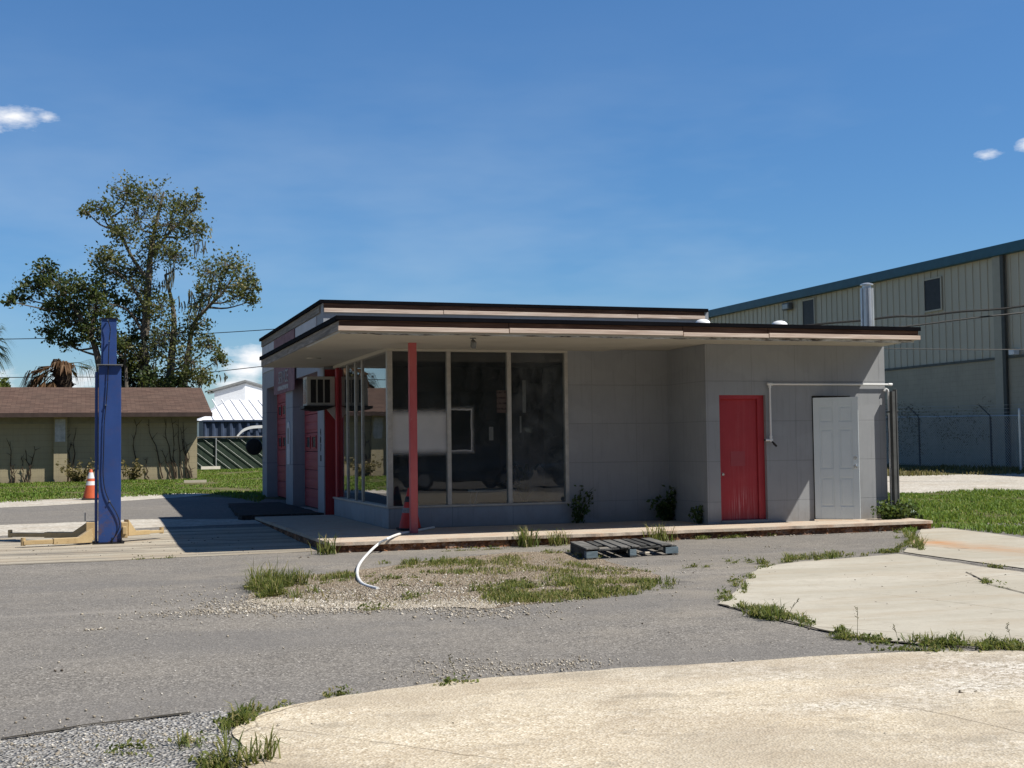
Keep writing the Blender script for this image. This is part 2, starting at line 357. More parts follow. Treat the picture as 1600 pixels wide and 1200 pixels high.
def wood(name, c1, c2, c3, axis=0, rough=.85):
    m = NT(name); s = [9, 9, 9]; s[axis] = .55; s2 = [60, 60, 60]; s2[axis] = 1.2
    a = m.noise(1.6, 6, .6, m.vec(tuple(s)), 1.6); b = m.noise(1, 4, .6, m.vec(tuple(s2)))
    c = m.ramp(a, [(.28, c1), (.5, c2), (.72, c3)]); c = m.mix(m.ramp(b, [(.4, 0.), (.7, .5)]), c, sc(c1, .7))
    return m.bsdf(c, rough, m.math('ADD', a, b), .4, .004, 0, .2)
BROWN = wood('brown bare fascia board', (.04, .02, .014), (.10, .055, .037), (.17, .10, .07))
PALEW = wood('pale bare wood strip', (.42, .31, .24), (.60, .48, .39), (.72, .62, .53))
GREYW = wood('weathered grey fascia board', (.13, .115, .098), (.24, .215, .185), (.36, .33, .29), 1)
PALW = wood('blackened pallet wood', (.022, .022, .022), (.06, .06, .057), (.16, .155, .145), 1)
PALT = wood('grey worn pallet board', (.05, .049, .046), (.13, .127, .118), (.25, .24, .225), 1)
PALB = wood('blue grey pallet block', (.06, .085, .10), (.12, .16, .185), (.2, .24, .26))
BLACKM = simple('black drip edge metal', (.006, .006, .008), .9, .3, 4, .05, 0, .04)
BLACK = simple('black plastic', (.012, .012, .012), .5, .3, 8)
SOFF = NT('cream soffit paint')
_c = SOFF.mix(SOFF.ramp(SOFF.noise(1.5, 6, .6), [(.35, 0.), (.7, .5)]), (.47, .44, .37), (.37, .345, .285))
_c = SOFF.mix(SOFF.ramp(SOFF.noise(9, 6, .7, SOFF.vec((.5, 2, 1))), [(.68, 0.), (.74, .8)]), _c, (.13, .11, .09))
SOFFM = SOFF.bsdf(_c, .7, SOFF.noise(30, 4), .15, .004, 0, .25)
ALUM = simple('dull aluminium frame', (.42, .40, .36), .45, .2, 8, .1, .35, .4)
WHITEP = simple('white pvc', (.74, .74, .72), .4, .08, 5, .05, 0, .4)
GREYP = simple('grey painted steel', (.16, .165, .16), .5, .25, 6)
DOORW = simple('white door paint', (.62, .68, .69), .45, .06, 2, .05, 0, .35)
STEEL = simple('bright steel', (.6, .6, .6), .25, .1, 8, .05, 1, .5)
GALV = NT('galvanised sheet'); _c = GALV.mix(GALV.ramp(GALV.noise(6, 5, .7, GALV.vec((2, 2, .5))), [(.3, 0.), (.7, 1.)]), (.66, .68, .68), (.46, .48, .49))
GALVM = GALV.bsdf(_c, .35, GALV.noise(20, 4), .1, .004, .6, .5)
WHITEM = simple('white painted metal', (.76, .77, .77), .4, .06, 3, .05, 0, .4)
ROOFTOP = simple('grey roof membrane', (.2, .2, .2), .9, .2, 2)
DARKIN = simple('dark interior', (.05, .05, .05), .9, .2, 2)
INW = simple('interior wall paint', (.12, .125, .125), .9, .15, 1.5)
BLUE = NT('blue enamel'); _c = BLUE.mix(BLUE.ramp(BLUE.noise(2.2, 6, .65, BLUE.vec((1, 1, .5))), [(.35, 0.), (.7, 1.)]), (.020, .052, .18), (.030, .070, .23))
_c = BLUE.mix(BLUE.ramp(BLUE.noise(22, 5, .7), [(.67, 0.), (.73, .7)]), _c, (.10, .12, .2))
_c = BLUE.mix(BLUE.math('MULTIPLY', BLUE.ramp(BLUE.noise(7, 6, .7), [(.5, 0.), (.62, .85)]), BLUE.ramp(BLUE.math('MULTIPLY', BLUE.xyz()[2], .5), [(.0, 1.), (.35, .12)])), _c, (.11, .06, .035))
_c = BLUE.mix(BLUE.ramp(BLUE.noise(4, 6, .75, BLUE.vec((5, 5, .25))), [(.6, 0.), (.72, .4)]), _c, (.07, .11, .22))
BLUEM = BLUE.bsdf(_c, .42, BLUE.noise(50, 3), .08, .002, 0, .4)
YEL = NT('faded yellow enamel'); _c = YEL.mix(YEL.ramp(YEL.noise(4, 6, .7), [(.35, 0.), (.7, 1.)]), (.50, .375, .20), (.38, .27, .135))
_c = YEL.mix(YEL.ramp(YEL.noise(19, 5, .7), [(.62, 0.), (.70, .8)]), _c, (.13, .075, .035))
YELM = YEL.bsdf(_c, .5, YEL.noise(50, 3), .1, .002, 0, .35)
ORANGE = simple('orange cone rubber', (.50, .095, .035), .55, .2, 6)
REDC = simple('red cone rubber', (.50, .035, .025), .55, .2, 6)
REFL = simple('pale reflective band', (.66, .66, .66), .4, .12, 10)
RUB = simple('black rubber', (.02, .02, .02), .7, .3, 8)

def glass_mat(name, dust=.03, tint=(.75, .79, .79), haze=1.0):
    m = NT(name)
    tr = m.n('ShaderNodeBsdfTransparent'); tr.inputs[0].default_value = (*tint, 1)
    gl = m.n('ShaderNodeBsdfGlossy'); gl.inputs['Roughness'].default_value = .012; gl.inputs[0].default_value = (1, 1, 1, 1)
    q = m.n('ShaderNodeBump'); q.inputs['Strength'].default_value = .03; q.inputs['Distance'].default_value = .02
    m.l(m.noise(1.4, 2, .5), q.inputs['Height']); m.l(q.outputs[0], gl.inputs['Normal'])
    fr = m.n('ShaderNodeFresnel'); fr.inputs[0].default_value = 1.52
    fac = m.math('MULTIPLY', fr.outputs[0], 1.35, clamp=True)
    a = m.n('ShaderNodeMixShader'); m.l(fac, a.inputs[0]); m.l(tr.outputs[0], a.inputs[1]); m.l(gl.outputs[0], a.inputs[2])
    df = m.n('ShaderNodeBsdfDiffuse'); df.inputs[0].default_value = (.42, .46, .5, 1)
    st = m.ramp(m.noise(3.0, 6, .7, m.vec((1.4, 1.4, .7), rot=(0, .5, 0)), .8), [(.38, dust*.6), (.66, dust*2.4*haze)])
    b = m.n('ShaderNodeMixShader'); m.l(st, b.inputs[0]); m.l(a.outputs[0], b.inputs[1]); m.l(df.outputs[0], b.inputs[2])
    m.l(b.outputs[0], m.o.inputs[0]); return m.mat
GLASS = glass_mat('dusty shop glass', .028)
GLASS3 = glass_mat('smeared shop glass', .055, (.7, .74, .74), 1.2)
GLASSS = glass_mat('side shop glass', .012)
def spray(name, rect, soft, halo=False):
    """white spray paint on the glass: rect (x0,x1,z0,z1) with soft edges; halo leaves the inside clear"""
    m = NT(name); p = m.xyz(); x0, x1, z0, z1 = rect
    wob = m.math('MULTIPLY', m.math('SUBTRACT', m.noise(9, 4, .6), .5), .03)
    dx = m.math('MINIMUM', m.math('SUBTRACT', p[0], x0), m.math('SUBTRACT', x1, p[0]))
    dz = m.math('MINIMUM', m.math('SUBTRACT', p[2], z0), m.math('SUBTRACT', z1, p[2]))
    d = m.math('ADD', m.math('MINIMUM', dx, dz), wob)
    if halo:
        a = m.math('MULTIPLY', m.math('SUBTRACT', 1.0, m.math('DIVIDE', m.math('MULTIPLY', d, -1.0), soft), clamp=True), m.math('LESS_THAN', d, 0.0))
        a = m.math('MULTIPLY', m.math('POWER', a, 2.2), .62)
    else:
        a = m.math('MULTIPLY', m.ramp(m.math('MULTIPLY_ADD', d, 1/soft, .5), [(0, 0.), (1, 1.)], 'EASE'), .80)
        a = m.math('MULTIPLY', a, m.ramp(m.noise(2.2, 5, .6), [(.25, .85), (.7, 1.)]))
    df = m.n('ShaderNodeBsdfPrincipled'); df.inputs['Base Color'].default_value = (.62, .62, .61, 1); df.inputs['Roughness'].default_value = .5
    tr = m.n('ShaderNodeBsdfTransparent'); mx = m.n('ShaderNodeMixShader'); m.l(a, mx.inputs[0]); m.l(tr.outputs[0], mx.inputs[1]); m.l(df.outputs[0], mx.inputs[2])
    m.l(mx.outputs[0], m.o.inputs[0]); return m.mat
def leafmat(name, stops, trans=.35, rough=.55):
    m = NT(name); at = m.n('ShaderNodeAttribute'); at.attribute_name = 'var'
    c = m.ramp(at.outputs['Fac'], stops)
    d = m.n('ShaderNodeBsdfPrincipled'); m.l(c, d.inputs['Base Color']); d.inputs['Roughness'].default_value = rough; d.inputs['Specular IOR Level'].default_value = .3
    t = m.n('ShaderNodeBsdfTranslucent'); m.l(m.mix(.35, c, (.25, .30, .05)), t.inputs[0])
    x = m.n('ShaderNodeMixShader'); x.inputs[0].default_value = trans; m.l(d.outputs[0], x.inputs[1]); m.l(t.outputs[0], x.inputs[2]); m.l(x.outputs[0], m.o.inputs[0])
    return m.mat
GRASSM = leafmat('grass blades', [(0, (.05, .07, .016)), (.3, (.085, .12, .024)), (.55, (.15, .17, .04)), (.75, (.25, .225, .08)), (1, (.36, .29, .145))], .4, .6)
LAWNM = leafmat('lush lawn blades', [(0, (.06, .11, .014)), (.4, (.105, .19, .022)), (.75, (.17, .25, .035)), (.92, (.27, .28, .07)), (1, (.36, .32, .14))], .4, .6)
DRYM = leafmat('dry grass blades', [(0, (.10, .085, .03)), (.5, (.2, .165, .07)), (1, (.34, .28, .15))], .3, .8)
LEAFM = leafmat('tree leaves', [(0, (.045, .06, .018)), (.4, (.095, .112, .035)), (.7, (.155, .16, .062)), (.9, (.25, .22, .10)), (1, (.34, .28, .15))], .4, .5)
LEAFD = leafmat('dark dense leaves', [(0, (.020, .036, .012)), (.5, (.045, .07, .02)), (1, (.11, .125, .035))], .25, .45)
LEAFL = leafmat('mid tree leaves', [(0, (.026, .042, .013)), (.45, (.055, .08, .022)), (.8, (.10, .125, .035)), (1, (.19, .18, .07))], .35, .5)
WEEDM = leafmat('weed leaves', [(0, (.02, .04, .012)), (.6, (.05, .09, .02)), (1, (.12, .16, .04))], .3, .5)
DEADF = leafmat('dead palm fronds', [(0, (.045, .022, .010)), (.5, (.12, .062, .028)), (1, (.30, .20, .12))], .25, .8)
PALMG = leafmat('green palm fronds', [(0, (.015, .025, .012)), (.6, (.04, .06, .022)), (1, (.10, .12, .05))], .25, .5)
BARK = simple('grey brown bark', (.15, .132, .108), .95, .4, 5, .8)
BARKD = simple('dark palm boots', (.05, .036, .024), .95, .5, 9, .9)

# ------------------------------------------------------------------ ground
def rough_poly(pts, step=.25, amp=.03, closed=True, seed=0):
    res = []; n = len(pts)
    for i in range(n if closed else n-1):
        a = np.array(pts[i][:2]); b = np.array(pts[(i+1) % n][:2]); L = np.linalg.norm(b-a); k = max(1, int(L/step))
        nrm = np.array([-(b-a)[1], (b-a)[0]])/max(L, 1e-6)
        for j in range(k):
            p = a+(b-a)*j/k
            q = mnoise.noise((p[0]*1.3+seed, p[1]*1.3, 3.1))+.6*mnoise.noise((p[0]*5+seed, p[1]*5, 7.7))
            res.append(p+nrm*amp*q)
    return res
def sheet(name, poly, lift, mat):
    bm = bmesh.new(); vs = [bm.verts.new((float(p[0]), float(p[1]), 0)) for p in poly]
    es = [bm.edges.new((vs[i], vs[(i+1) % len(vs)])) for i in range(len(vs))]
    bmesh.ops.triangle_fill(bm, edges=es, use_beauty=True)
    for y in (0, 35):
        bmesh.ops.bisect_plane(bm, geom=bm.verts[:]+bm.edges[:]+bm.faces[:], plane_co=(0, y, 0), plane_no=(0, 1, 0))
    for v in bm.verts: v.co.z = g(v.co.y)+lift
    for f in bm.faces:
        if f.normal.z < 0: f.normal_flip()
    bmesh.ops.recalc_face_normals(bm, faces=bm.faces)
    me = bpy.data.meshes.new(name); bm.to_mesh(me); bm.free(); me.materials.append(mat)
    if me.polygons and me.polygons[0].normal.z < 0: me.flip_normals()
    o = bpy.data.objects.new(name, me); COL.objects.link(o); return tag(o, kind='structure')
def px(*pts): return [G(*p)[:2] for p in pts]
sheet('ground', [(-900, -500), (900, -500), (900, 900), (-900, 900)], 0, SOIL)
asph = [(-60, -60)]+[(60, -60), (60, -2.2), (12, -1.6), (8.6, -1.2), (8.3, 1), (-2, 14.6)]+px((300, 775), (200, 781), (0, 788))+[(-60, 14.0)]
sheet('asphalt_lot', rough_poly(asph, .6, .08), .004, ASPH)
sheet('lift_pad', rough_poly(px((0, 884), (140, 879), (290, 871), (540, 860))+[(-.2, 0), (-.2, 3.2)]+px((240, 829), (120, 835), (0, 842))+[(-22, 2.9), (-22, -2.3)], .3, .05), .008, PAD)
sheet('pale_strip', rough_poly(px((0, 838), (130, 832), (255, 824))+[(-1.2, 4.0), (-1, 5.1)]+px((215, 812), (100, 817), (0, 821))+[(-20, 5.9), (-20, 3.3)], .25, .16), .008, GRAVP)
sheet('pale_edge_strip', rough_poly(px((0, 794), (120, 788), (300, 776), (330, 773), (300, 770), (200, 775), (100, 780), (0, 784))+[(-25, 14.2), (-25, 12.2)], .25, .12), .008, GRAVP)
conc1 = px((372, 1168), (362, 1146), (378, 1132), (440, 1108), (560, 1087), (700, 1068), (860, 1055), (1000, 1046), (1180, 1034), (1370, 1023), (1480, 1018), (1600, 1020))+[(9, -9.6), (9, -19), (-2.6, -19)]+px((420, 1230),(390,1200))
sheet('cream_concrete', rough_poly(conc1, .06, .045), .012, CONC1)
conc2 = px((1122, 946), (1142, 934), (1162, 916), (1172, 900), (1190, 887), (1250, 879), (1330, 873), (1402, 867), (1470, 877), (1600, 896))+[(14, -6.5), (12, -9.2)]+px((1600, 1012), (1500, 1008), (1430, 1009), (1380, 1003), (1290, 988), (1200, 964))
sheet('pale_concrete', rough_poly(conc2, .08, .05, seed=4), .012, CONC2)
conc3 = px((1412, 864), (1428, 846), (1440, 828), (1475, 826), (1560, 836), (1600, 842))+[(16, -3.4), (15.5, -6.4)]+px((1600, 890), (1470, 872))
sheet('rusty_concrete', rough_poly(conc3, .2, .03, seed=8), .014, CONC3)
gravel = px((388, 940), (394, 922), (430, 904), (520, 896), (600, 886), (690, 874), (800, 864), (880, 862), (960, 880), (1035, 900), (1000, 922), (860, 942), (770, 952), (700, 949), (600, 953), (480, 949), (420, 945))
sheet('gravel_island', rough_poly(gravel, .2, .10, seed=12), .008, GRAV)
rim = px((388, 941), (420, 946), (480, 950), (600, 954), (700, 950), (765, 953), (768, 946), (700, 941), (600, 944), (500, 940), (440, 938), (395, 936))
RIM = stone_mat('pale washed gravel', (.46, .40, .31), [(0, (.26, .215, .155)), (.2, (.40, .34, .255)), (.5, (.50, .44, .34)), (.8, (.60, .545, .45)), (.93, (.68, .63, .55))], 55, .3, 1.0, None, .9, .03)
sheet('gravel_rim', rough_poly(rim, .1, .10, seed=14), .0125, RIM)
gfront = px((-200, 1195), (0, 1158), (130, 1138), (250, 1124), (340, 1112), (372, 1120), (360, 1150), (380, 1200), (420, 1240))+[(-3.2, -18), (-12, -18)]
sheet('front_gravel', rough_poly(gfront, .2, .04, seed=16), .008, GRAVW)
sheet('shell_track', rough_poly([(11, 8.0), (24, 7.2), (60, 4.5), (60, 12.5), (30, 16.8), (20, 17.4), (9, 17.8)], .5, .3, seed=20), .006, GRAVP)
# dark trim of old seam between asphalt and gravel, cracks in the concrete
CRK = simple('crack dirt', (.045, .038, .026), .95, .4, 12)
def crack(pts, w, lift):
    L = rough_poly(px(*pts), .12, .04, closed=False, seed=w*900); n = len(L); poly = []
    up, dn = [], []
    for i, p in enumerate(L):
        t = np.array(L[min(i+1, n-1)])-np.array(L[max(i-1, 0)]); t /= max(np.linalg.norm(t), 1e-6); nn = np.array([-t[1], t[0]])*w*random.uniform(.4, 1.2)
        up.append(p+nn); dn.append(p-nn)
    m = MB()
    for i in range(n-1): m.add([(*dn[i], g(dn[i][1])+lift), (*dn[i+1], g(dn[i+1][1])+lift), (*up[i+1], g(up[i+1][1])+lift), (*up[i], g(up[i][1])+lift)], [(0, 1, 2, 3)])
    return m
cm_ = crack([(1402, 866), (1470, 876), (1540, 887), (1640, 900)], .018, .019)
for a in (crack([(1510, 896), (1545, 915), (1620, 934)], .012, .019), crack([(0, 1158), (130, 1138), (250, 1124), (345, 1111)], .02, .016),
          crack([(1122, 946), (1290, 989), (1380, 1004), (1470, 1012), (1640, 1016)], .02, .0165)):
    cm_.add(a.v, a.f)
tag(cm_.build('ground_cracks', CRK, fix=False), kind='structure')

# slab the station stands on, with its broken rusty kerb
slab_poly = [(-1.42, -2.55), (8.55, -2.35), (8.75, -1.0), (8.5, 5.2), (-1.5, 5.0)]
front = rough_poly([(-1.42, -2.55), (3.5, -2.57), (8.55, -2.35)], .07, .055, closed=False, seed=31)
sp = [tuple(p) for p in front]+[(8.55, -2.35), (8.75, -1.0), (8.5, 16), (.0, 16), (-.2, 5.0), (-1.5, 5.0)]
sl_ = MB(); n = len(sp)
sl_.add([(x, y, 0) for x, y in sp]+[(x, y, -.045) for x, y in sp]+[(x+random.uniform(-.01, .01), y+random.uniform(.03, .075), -.055) for x, y in sp]+[(x, y+random.uniform(0, .04), -.45) for x, y in sp],
        [tuple(range(n))], 0)
sl_.f += [(i, n+i, n+(i+1) % n, (i+1) % n) for i in range(n)]; sl_.m += [0]*n
sl_.f += [(n+i, 2*n+i, 2*n+(i+1) % n, n+(i+1) % n) for i in range(n)]+[(2*n+i, 3*n+i, 3*n+(i+1) % n, 2*n+(i+1) % n) for i in range(n)]; sl_.m += [1]*(2*n)
tag(sl_.build('slab', [SLABM, KERB]), kind='structure')

# ------------------------------------------------------------------ the station
ST = thing('service_station', 'derelict low grey service station with flat roofs, shop windows and two red garage doors', 'building')
HC, RX0, RX1, RX2, RY0, RY1 = 2.92, -1.31, 8.07, 8.33, -2.77, 5.4
AX0, AX1, AY = 4.94, 8.33, -1.44
RD0, RD1, WD0, WD1 = 5.18, 6.03, 6.90, 7.64
w = MB()
w.box(3.10, AX0, 0, .18, 0, HC)                                   # blank wall beside the windows
w.box(AX0, AX0+.15, AY+.15, 0.18, 0, HC)                          # annex, side that faces the windows
w.box(AX0, RD0, AY, AY+.15, 0, HC); w.box(RD0, RD1, AY, AY+.15, 2.09, HC)
w.box(RD1, WD0, AY, AY+.15, 0, HC); w.box(WD0, WD1, AY, AY+.15, 2.08, HC); w.box(WD1, AX1, AY, AY+.15, 0, HC)
w.box(AX1-.15, AX1, AY+.15, 5.2, 0, HC)
w.build('wall', WALL, ST)
w = MB(); w.box(0, 3.10, 0, .16, 0, .325); w.box(0, .16, .16, 4.75, 0, .325); w.build('sill_wall', SILLW, ST)
w = MB(); w.box(-.02, 3.12, -.025, .14, .325, .36); w.box(-.025, .14, .14, 4.78, .325, .36); w.build('window_sill', ALUM, ST, bevel=.006)
w = MB(); w.box(-.01, 3.10, .0, .12, 2.86, HC); w.box(-.01, .11, .12, 4.75, 2.86, HC); w.build('window_head', SOFFM, ST)
for nm, x0, x1, gm in (('a', .08, .985, GLASS), ('b', 1.055, 2.025, GLASS), ('c', 2.095, 3.04, GLASS3)):
    MB().add([(x0, .05, .36), (x1, .05, .36), (x1, .05, 2.86), (x0, .05, 2.86)], [(0, 1, 2, 3)]).build('glass_pane', gm, ST, fix=False)
for x, wd in ((.035, .045), (1.02, .035), (2.06, .035), (3.07, .03)):
    MB().box(x-wd, x+wd, -.005, .10, .36, 2.86).build('mullion', ALUM, ST, bevel=.006)
YM = [.08, 2.21, 2.81, 3.57, 4.42]
for a, b in zip(YM[:-1], YM[1:]):
    MB().add([(.05, b-.03, .36), (.05, a+.03, .36), (.05, a+.03, 2.86), (.05, b-.03, 2.86)], [(0, 1, 2, 3)]).build('glass_pane', GLASSS, ST, fix=False)
for y in YM[1:4]: MB().box(.025, .062, y-.03, y+.03, .36, 2.86).build('mullion', ALUM, ST, bevel=.006)
MB().box(.0, .05, 4.44, 4.60, .36, 2.86).build('door_post', REDM, ST, bevel=.006)
# spray paint left on the glass, papers and tape
a = onY(612, 644, .045); b = onY(702, 706, .045)
MB().add([(.08, .045, .9), (.985, .045, .9), (.985, .045, 2.2), (.08, .045, 2.2)], [(0, 1, 2, 3)]).build('spray_paint', spray('white spray band', (-.4, 1.5, float(b[2]), float(a[2])), .16), ST, fix=False)
a = onY(706, 641, .045); b = onY(736, 703, .045)
MB().add([(1.055, .045, .9), (1.9, .045, .9), (1.9, .045, 2.2), (1.055, .045, 2.2)], [(0, 1, 2, 3)]).build('spray_paint', spray('white spray halo', (.5, float(b[0]), float(b[2]), float(a[2])), .085, True), ST, fix=False)
PAPER = simple('dim paper', (.40, .38, .35), .8, .1, 6); PAPERP = NT('pinkish notice')
_p = PAPERP.xyz(); _l = PAPERP.math('LESS_THAN', PAPERP.math('FRACT', PAPERP.math('MULTIPLY', _p[2], 11)), .3)
_c = PAPERP.mix(PAPERP.math('MULTIPLY', _l, PAPERP.ramp(PAPERP.noise(30, 3, .6), [(.42, 0.), (.5, .8)])), (.30, .20, .17), (.08, .05, .05)); PAPERP = PAPERP.bsdf(_c, .8)
def quadY(p0, p1, Y, d=.003): # a thin sheet behind the glass between two pixel corners
    a, b = onY(*p0, Y), onY(*p1, Y); return MB().box(a[0], b[0], Y, Y+d, b[2], a[2])
quadY((776, 610), (792, 645), .062).build('notice', PAPERP, ST)
quadY((764, 667), (771, 688), .062).build('notice', PAPER, ST)
quadY((816, 594), (822, 645), .062).build('tape_strip', PAPER, ST)
quadY((812, 650), (815, 676), .062).build('tape_strip', PAPER, ST)
# inside the shop
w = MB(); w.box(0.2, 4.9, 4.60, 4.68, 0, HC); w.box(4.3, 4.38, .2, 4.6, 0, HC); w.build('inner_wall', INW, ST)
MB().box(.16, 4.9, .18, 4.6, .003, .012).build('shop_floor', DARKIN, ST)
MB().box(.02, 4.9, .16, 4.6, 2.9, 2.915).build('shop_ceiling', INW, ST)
# doors
rd = MB().box(RD0+.03, RD1-.12, AY+.10, AY+.145, .05, 2.03).build('red_door', REDM, ST, bevel=.004)
hd = MB(); hd.lathe([(.03, 0), (.03, -.012), (.012, -.015), (.012, -.05), (.028, -.055), (.03, -.075), (.018, -.09)], (RD0+.06, AY+.10, .80), 14, 0, 'y'); hd.build('door_knob', STEEL, rd, smooth=True)
MB().box(RD0+.24, RD0+.5, AY+.096, AY+.10, .93, 1.17).build('patch_plate', PINKM, rd)
MB().box(RD0, RD0+.03, AY+.02, AY+.15, 0, 2.09).box(RD1-.12, RD1, AY+.07, AY+.15, .0, 2.09).box(RD0+.03, RD1-.12, AY+.02, AY+.15, 2.03, 2.09).build('door_frame', [REDM], ST)
MB().box(RD0, RD1, AY-.02, AY+.15, .003, .05).build('door_threshold', WALL, ST)
# white six panel door, hinged at its left edge and standing ajar
TH = R(36); hx, hy = WD0+.0, AY+.0
wdm = MB(); u = Vector((math.cos(TH), -math.sin(TH), 0)); nn = Vector((-math.sin(TH), -math.cos(TH), 0)); DW, DZ0, DZ1 = .725, .035, 2.045
def dpt(s, z, d=0): return Vector((hx, hy-.03, 0))+u*s+nn*d+Vector((0, 0, z))
def dbox(m, s0, s1, z0, z1, d0, d1, mi=0): m.obox(dpt((s0+s1)/2, (z0+z1)/2, (d0+d1)/2), u*(s1-s0)/2, nn*(d1-d0)/2, Vector((0, 0, (z1-z0)/2)), mi)
dbox(wdm, 0, DW, DZ0, DZ1, -.04, -.008)
st_ = [(0, .10), (.315, .41), (.625, DW)]
for a, b in st_: dbox(wdm, a, b, DZ0, DZ1, -.0079, 0)
for z0, z1 in ((DZ0, .24), (.72, .86), (1.52, 1.64), (1.90, DZ1)):
    for a, b in ((.10, .315), (.41, .625)): dbox(wdm, a, b, z0, z1, -.0079, 0)
for z0, z1 in ((.24, .72), (.86, 1.52), (1.64, 1.90)):
    for a, b in ((.10, .315), (.41, .625)): dbox(wdm, a+.03, b-.03, z0+.03, z1-.03, -.0079, -.002)
wd = wdm.build('white_door', DOORW, ST, bevel=.004)
kb = MB(); c = dpt(.665, .90, 0); kb.tube([c, c+nn*.03, c+nn*.05, c+nn*.07], [.012, .014, .028, .018], 12); kb.tube([c-nn*.005, c+nn*.008], [.032, .03], 14); kb.build('door_knob', STEEL, wd, smooth=True)
kb = MB(); c = dpt(.665, 1.04, 0); kb.tube([c-nn*.005, c+nn*.012], [.03, .027], 14); kb.build('deadbolt', STEEL, wd, smooth=True)
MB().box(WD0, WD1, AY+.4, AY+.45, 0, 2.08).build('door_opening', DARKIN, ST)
# pipes on the annex
pv = MB(); z = 2.27; yy = AY-.045
pv.tube([(6.09, yy, z), (8.40, yy, z)], .016); pv.tube([(6.09, yy, z), (6.09, yy, 1.36)], .016)
pv.tube([(6.05, yy, z), (6.14, yy, z)], .024); pv.tube([(6.09, yy, z-.06), (6.09, yy, z+.02)], .024); pv.tube([(8.37, yy, z), (8.44, yy, z)], .024)
pv.tube([(6.09, yy, 1.42), (6.09, yy, 1.32)], .024); pv.tube([(5.99, yy, 1.35), (6.12, yy, 1.35)], .02)
pv.build('water_pipe', WHITEP, ST, smooth=True)
tp = MB(); tp.tube([(5.96, yy, 1.35), (6.0, yy, 1.35)], .014); tp.tube([(6.1, yy, 1.33), (6.13, yy-.06, 1.28)], .014); tp.tube([(6.10, yy-.07, 1.29), (6.16, yy-.05, 1.25)], .018); tp.tube([(6.0, yy, 1.35), (6.1, yy, 1.335)], .012)
tp.build('tap', BLACK, ST, smooth=True)
qx = float(onY(1390.5, 700, AY-.04)[0]); pv = MB(); pv.tube([(qx-.08, AY-.035, 2.16), (qx-.05, AY-.04, 2.2), (qx-.015, AY-.04, 2.18), (qx, AY-.04, 2.1), (qx, AY-.04, .0)], .02); pv.tube([(qx, AY-.04, 2.15), (qx, AY-.04, 2.02)], .027)
pv.build('drain_pipe', WHITEP, ST, smooth=True)
# red post at the edge of the slab
tp_ = onY(641, 532, -1.31); POX, POY = .12, -1.18
MB().box(POX-.057, POX+.057, POY-.05, POY+.05, .0, HC+.01).build('roof_post', POLEM, ST, bevel=.008)
# garage block
GX, GY0, GY1, GZ = -.15, 5.0, 14.3, 4.24
PIL = [(5.0, 5.72), (9.02, 10.08), (13.42, 14.3)]
w = MB()
for a, b in PIL: w.box(GX, GX+.30, a, b, -.2, 2.87)
w.box(GX, GX+.30, GY0, GY1, 2.87, GZ-.02)
w.box(GX+.30, 8.3, GY0, GY0+.15, 2.0, GZ-.02); w.box(8.15, 8.3, GY0+.15, GY1, 0, GZ-.02); w.box(GX+.3, 8.3, GY1-.15, GY1, 0, GZ-.02)
w.build('garage_wall', GWALL, ST)
w = MB(); w.box(GX+.02, .85, GY0-.012, GY0-.002, 0, 2.86); w.box(.5, .55, 4.6, GY0-.012, 0, 2.86); w.build('entry_jamb', REDM, ST)
def garage_door(y0, y1):
    X = GX+.27; zb = g((y0+y1)/2)+.05
    zb = max(zb, 0)
    N = 7; hgt = (2.87-zb)/N; body = MB()
    for i in range(N):
        z0 = zb+i*hgt; body.box(X, X+.05, y0, y1, z0+.006, z0+hgt-.006)
        for q in range(2 if i not in (3, 5) else 0):
            body.box(X-.012, X, y0+.08, y1-.08, z0+.07+q*.17, z0+.07+q*.17+.12)
    d = body.build('garage_door', PINKM, ST, bevel=.005)
    for i in (3, 5):
        z0 = zb+i*hgt
        for k in range(4):
            ya = y0+.22+k*(y1-y0-.3)/4
            fr = MB(); fr.box(X-.02, X, ya, ya+.5, z0+.06, z0+.09); fr.box(X-.02, X, ya, ya+.5, z0+hgt-.09, z0+hgt-.06); fr.box(X-.02, X, ya, ya+.03, z0+.09, z0+hgt-.09); fr.box(X-.02, X, ya+.47, ya+.5, z0+.09, z0+hgt-.09)
            wi = fr.build('door_window', REDM, d)
            MB().box(X-.008, X-.004, ya+.03, ya+.47, z0+.09, z0+hgt-.09).build('window_glass', simple_dark, wi)
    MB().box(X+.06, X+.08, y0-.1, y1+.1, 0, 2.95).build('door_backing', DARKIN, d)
simple_dark = simple('dark dirty glass', (.05, .055, .055), .25, .3, 5, .05, 0, .5)
garage_door(5.72, 9.02); garage_door(10.08, 13.42)
# parapet cladding, signs on the garage front
w = MB(); w.box(GX-.03, GX, 5.3, 14.25, GZ-.23, GZ-.06); w.build('parapet_board', GREYW, ST)
for y0, y1 in ((5.75, 8.45), (11.75, 14.0)): MB().box(GX-.025, GX, y0, y1, 3.30, 3.98).build('parapet_panel', WHITEM if False else simple('chalky grey panel', (.50, .51, .54), .7, .12, 3), ST)
PLUM = NT('faded plum sign board'); _c = PLUM.mix(PLUM.ramp(PLUM.noise(3, 6, .7), [(.35, 0.), (.65, 1.)]), (.15, .085, .095), (.26, .15, .165)); PLUMM = PLUM.bsdf(_c, .8, PLUM.noise(30, 4), .2)
sg = MB().box(GX-.05, GX-.03, 8.45, 11.7, 2.62, 3.98).build('sign_board', PLUMM, ST)
SGL = NT('worn sign lettering'); _c = SGL.mix(SGL.ramp(SGL.noise(9, 5, .7), [(.4, 0.), (.6, 1.)]), (.42, .42, .42), (.22, .20, .20)); SGL = SGL.bsdf(_c, .8)
MB().box(GX-.056, GX-.05, 9.1, 11.0, 3.42, 3.74).build('sign_patch', SGL, sg)
